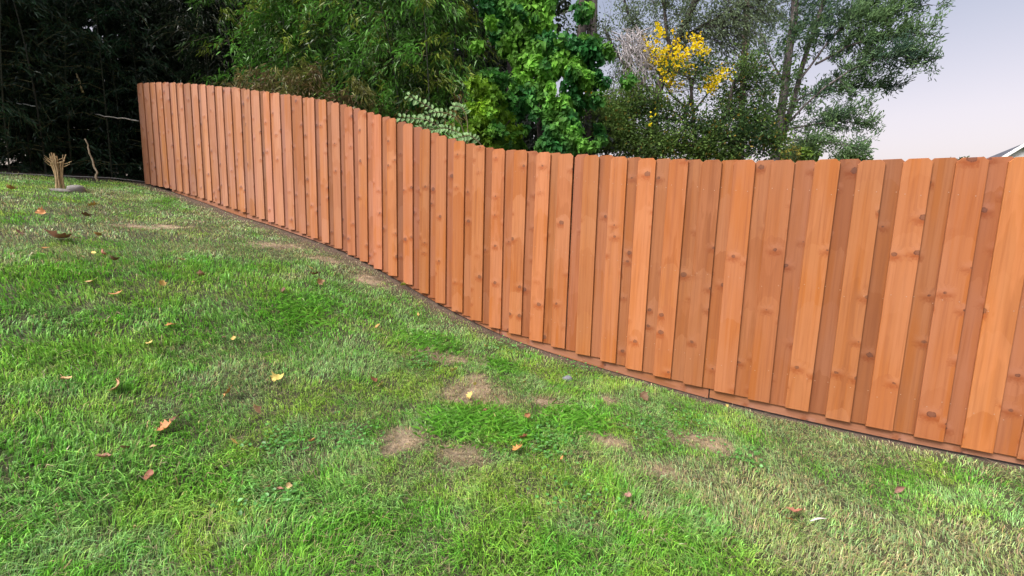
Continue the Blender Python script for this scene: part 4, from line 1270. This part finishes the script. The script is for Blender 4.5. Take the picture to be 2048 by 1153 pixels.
twig_crown(a, fol, tk, lumps, 1150, 27, (.07, .13), .27, 'oval', lambda n, k: blend((.065, .13, .095), (.18, .30, .12), k * 1.4 - .2) * var(n), sweep=(.45, 0, .25), spread=.055, tw_r=.007, tw_col=(.055, .045, .05))
# fresh leaves climbing the stems
for P in tk[:2]:
    n = 420; u = rng.random(n) * .75; B = np.stack([np.interp(u, np.linspace(0, 1, len(P)), P[:, i]) for i in range(3)], 1) + rng.normal(0, .12, (n, 3))
    leaves(fol, B, rng.normal(0, .6, (n, 3)) + np.array([0, 0, -.4]), rng.normal(0, .6, (n, 3)) + np.array([0, -.6, .5]), rng.uniform(.06, .10, n), rng.uniform(.04, .065, n), 'oval', np.array([.13, .25, .035]) * var(n))
part("branches", a, M_STEM, root); part("crown", fol, M_LEAF, root)

# low far treetops above the fence
for px, py, Y, r, lab, c in ((1612, 312, 22, 26, "low light green treetop under the airy tree", (.12, .2, .03)), (1935, 330, 24, 15, "low treetop just above the fence beside the house roof", (.07, .11, .04)), (1885, 334, 25, 14, "smaller low treetop between airy tree and house roof", (.07, .11, .04)),
                             (1575, 318, 20, 22, "yellowish low treetop beside the airy tree's trunk", (.22, .2, .04)), (1700, 330, 24, 26, "broad low treetop peeping over the fence under the airy boughs", (.06, .11, .03)), (2082, 292, 44, 15, "yellow treetop behind the house ridge", (.5, .36, .04))):
    c0 = at(px, py, Y); P = np.array([[c0[0], c0[1], float(gz(c0[0], c0[1])) - .1], [c0[0] + .1, c0[1], c0[2] * .5], c0])
    root = thing("far_tree", lab, "tree", root_at(P[0]))
    a = Acc(); a.tube(P, [.16, .12, .05], 6)
    part("trunk", a, M_BARK_DARK, root, True)
    fol = Acc(); rr = r * Y / F
    lumps = [(c0 + rng.normal(0, rr * .45, 3) * np.array([1.5, 1, .5]), rr * rng.uniform(.5, .8), float(rng.uniform(.8, 1.2))) for _ in range(7)]
    lump_leaves(fol, lumps, 160, (.12, .22), .5, 'oval', lambda n, k, c=c: np.array(c) * var(n, .6, 1.5), fill=.9)
    part("crown", fol, M_LEAF, root)


# ------------------------------------------------------------------ house beyond the fence
def house():
    A = at(2050, 286, 32.0); B = at(1963, 318, 39.2)          # ridge ends
    rd = B - A; rl = math.hypot(rd[0], rd[1]); rd = np.array([rd[0], rd[1]]) / rl
    zr = float(A[2]); W = 4.2; rise = 3.7; ez = zr - rise
    zb = float(gz(A[0], A[1])) - .1
    root = thing("house", "pale grey gabled house with blue grey shingle roof beyond the fence", "house", (A[0], A[1], zb))
    ang = math.atan2(rd[1], rd[0])
    M = np.array(Matrix.Translation((A[0], A[1], 0)) @ Matrix.Rotation(ang, 4, 'Z'))   # local x along the ridge, y across

    def tf(V):
        return np.asarray(V, float) @ M[:3, :3].T + M[:3, 3]
    w = Acc(); L = rl - .4; x0 = .35
    V = [(x0, -W + .4, zb), (x0, W - .4, zb), (x0, W - .4, ez), (x0, 0, zr - .2), (x0, -W + .4, ez), (L, -W + .4, zb), (L, W - .4, zb), (L, W - .4, ez), (L, 0, zr - .2), (L, -W + .4, ez)]
    w.add(tf(V), [[[0, 1, 2, 3, 4][::-1], [5, 6, 7, 8, 9]], [[0, 4, 9, 5], [1, 6, 7, 2]]], (.55, .56, .58))
    m, nt, N, Lk, out = new_mat("lap_siding")
    tc = N.new("ShaderNodeTexCoord"); wv = N.new("ShaderNodeTexWave"); wv.bands_direction = 'Z'; wv.wave_profile = 'SAW'; wv.inputs["Scale"].default_value = 2.0
    p = N.new("ShaderNodeBsdfPrincipled"); p.inputs["Base Color"].default_value = (.50, .51, .54, 1); p.inputs["Roughness"].default_value = .6
    b = N.new("ShaderNodeBump"); b.inputs["Distance"].default_value = .03
    Lk.new(tc.outputs["Object"], wv.inputs["Vector"]); Lk.new(wv.outputs["Fac"], b.inputs["Height"]); Lk.new(b.outputs[0], p.inputs["Normal"]); Lk.new(p.outputs[0], out.inputs[0])
    part("wall", w, m, root)
    r = Acc()
    for sg in (-1, 1):
        V = []
        for x in (0, rl):
            V += [(x, 0, zr), (x, sg * (W + .3), ez - .18), (x, sg * (W + .3), ez - .30), (x, 0, zr - .13)]
        r.add(tf(V), [[[0, 1, 2, 3], [4, 7, 6, 5], [0, 4, 5, 1], [1, 5, 6, 2], [2, 6, 7, 3]]], (1, 1, 1))
    part("roof", r, bark_mat("shingles", (.05, .055, .075), (.10, .105, .13), 9.0), root)
    t = Acc()
    for sg in (-1, 1):
        V = [(-.05, 0, zr + .01), (-.05, sg * (W + .32), ez - .18), (-.05, sg * (W + .32), ez - .42), (-.05, 0, zr - .25)]
        V += [(-.003, y, z) for _, y, z in V]
        t.add(tf(V), [[[0, 1, 2, 3], [4, 7, 6, 5], [0, 4, 5, 1], [2, 6, 7, 3], [1, 5, 6, 2]]])
    part("rake_trim", t, plain_mat("white_trim", (.75, .75, .76), .5), root)


house()
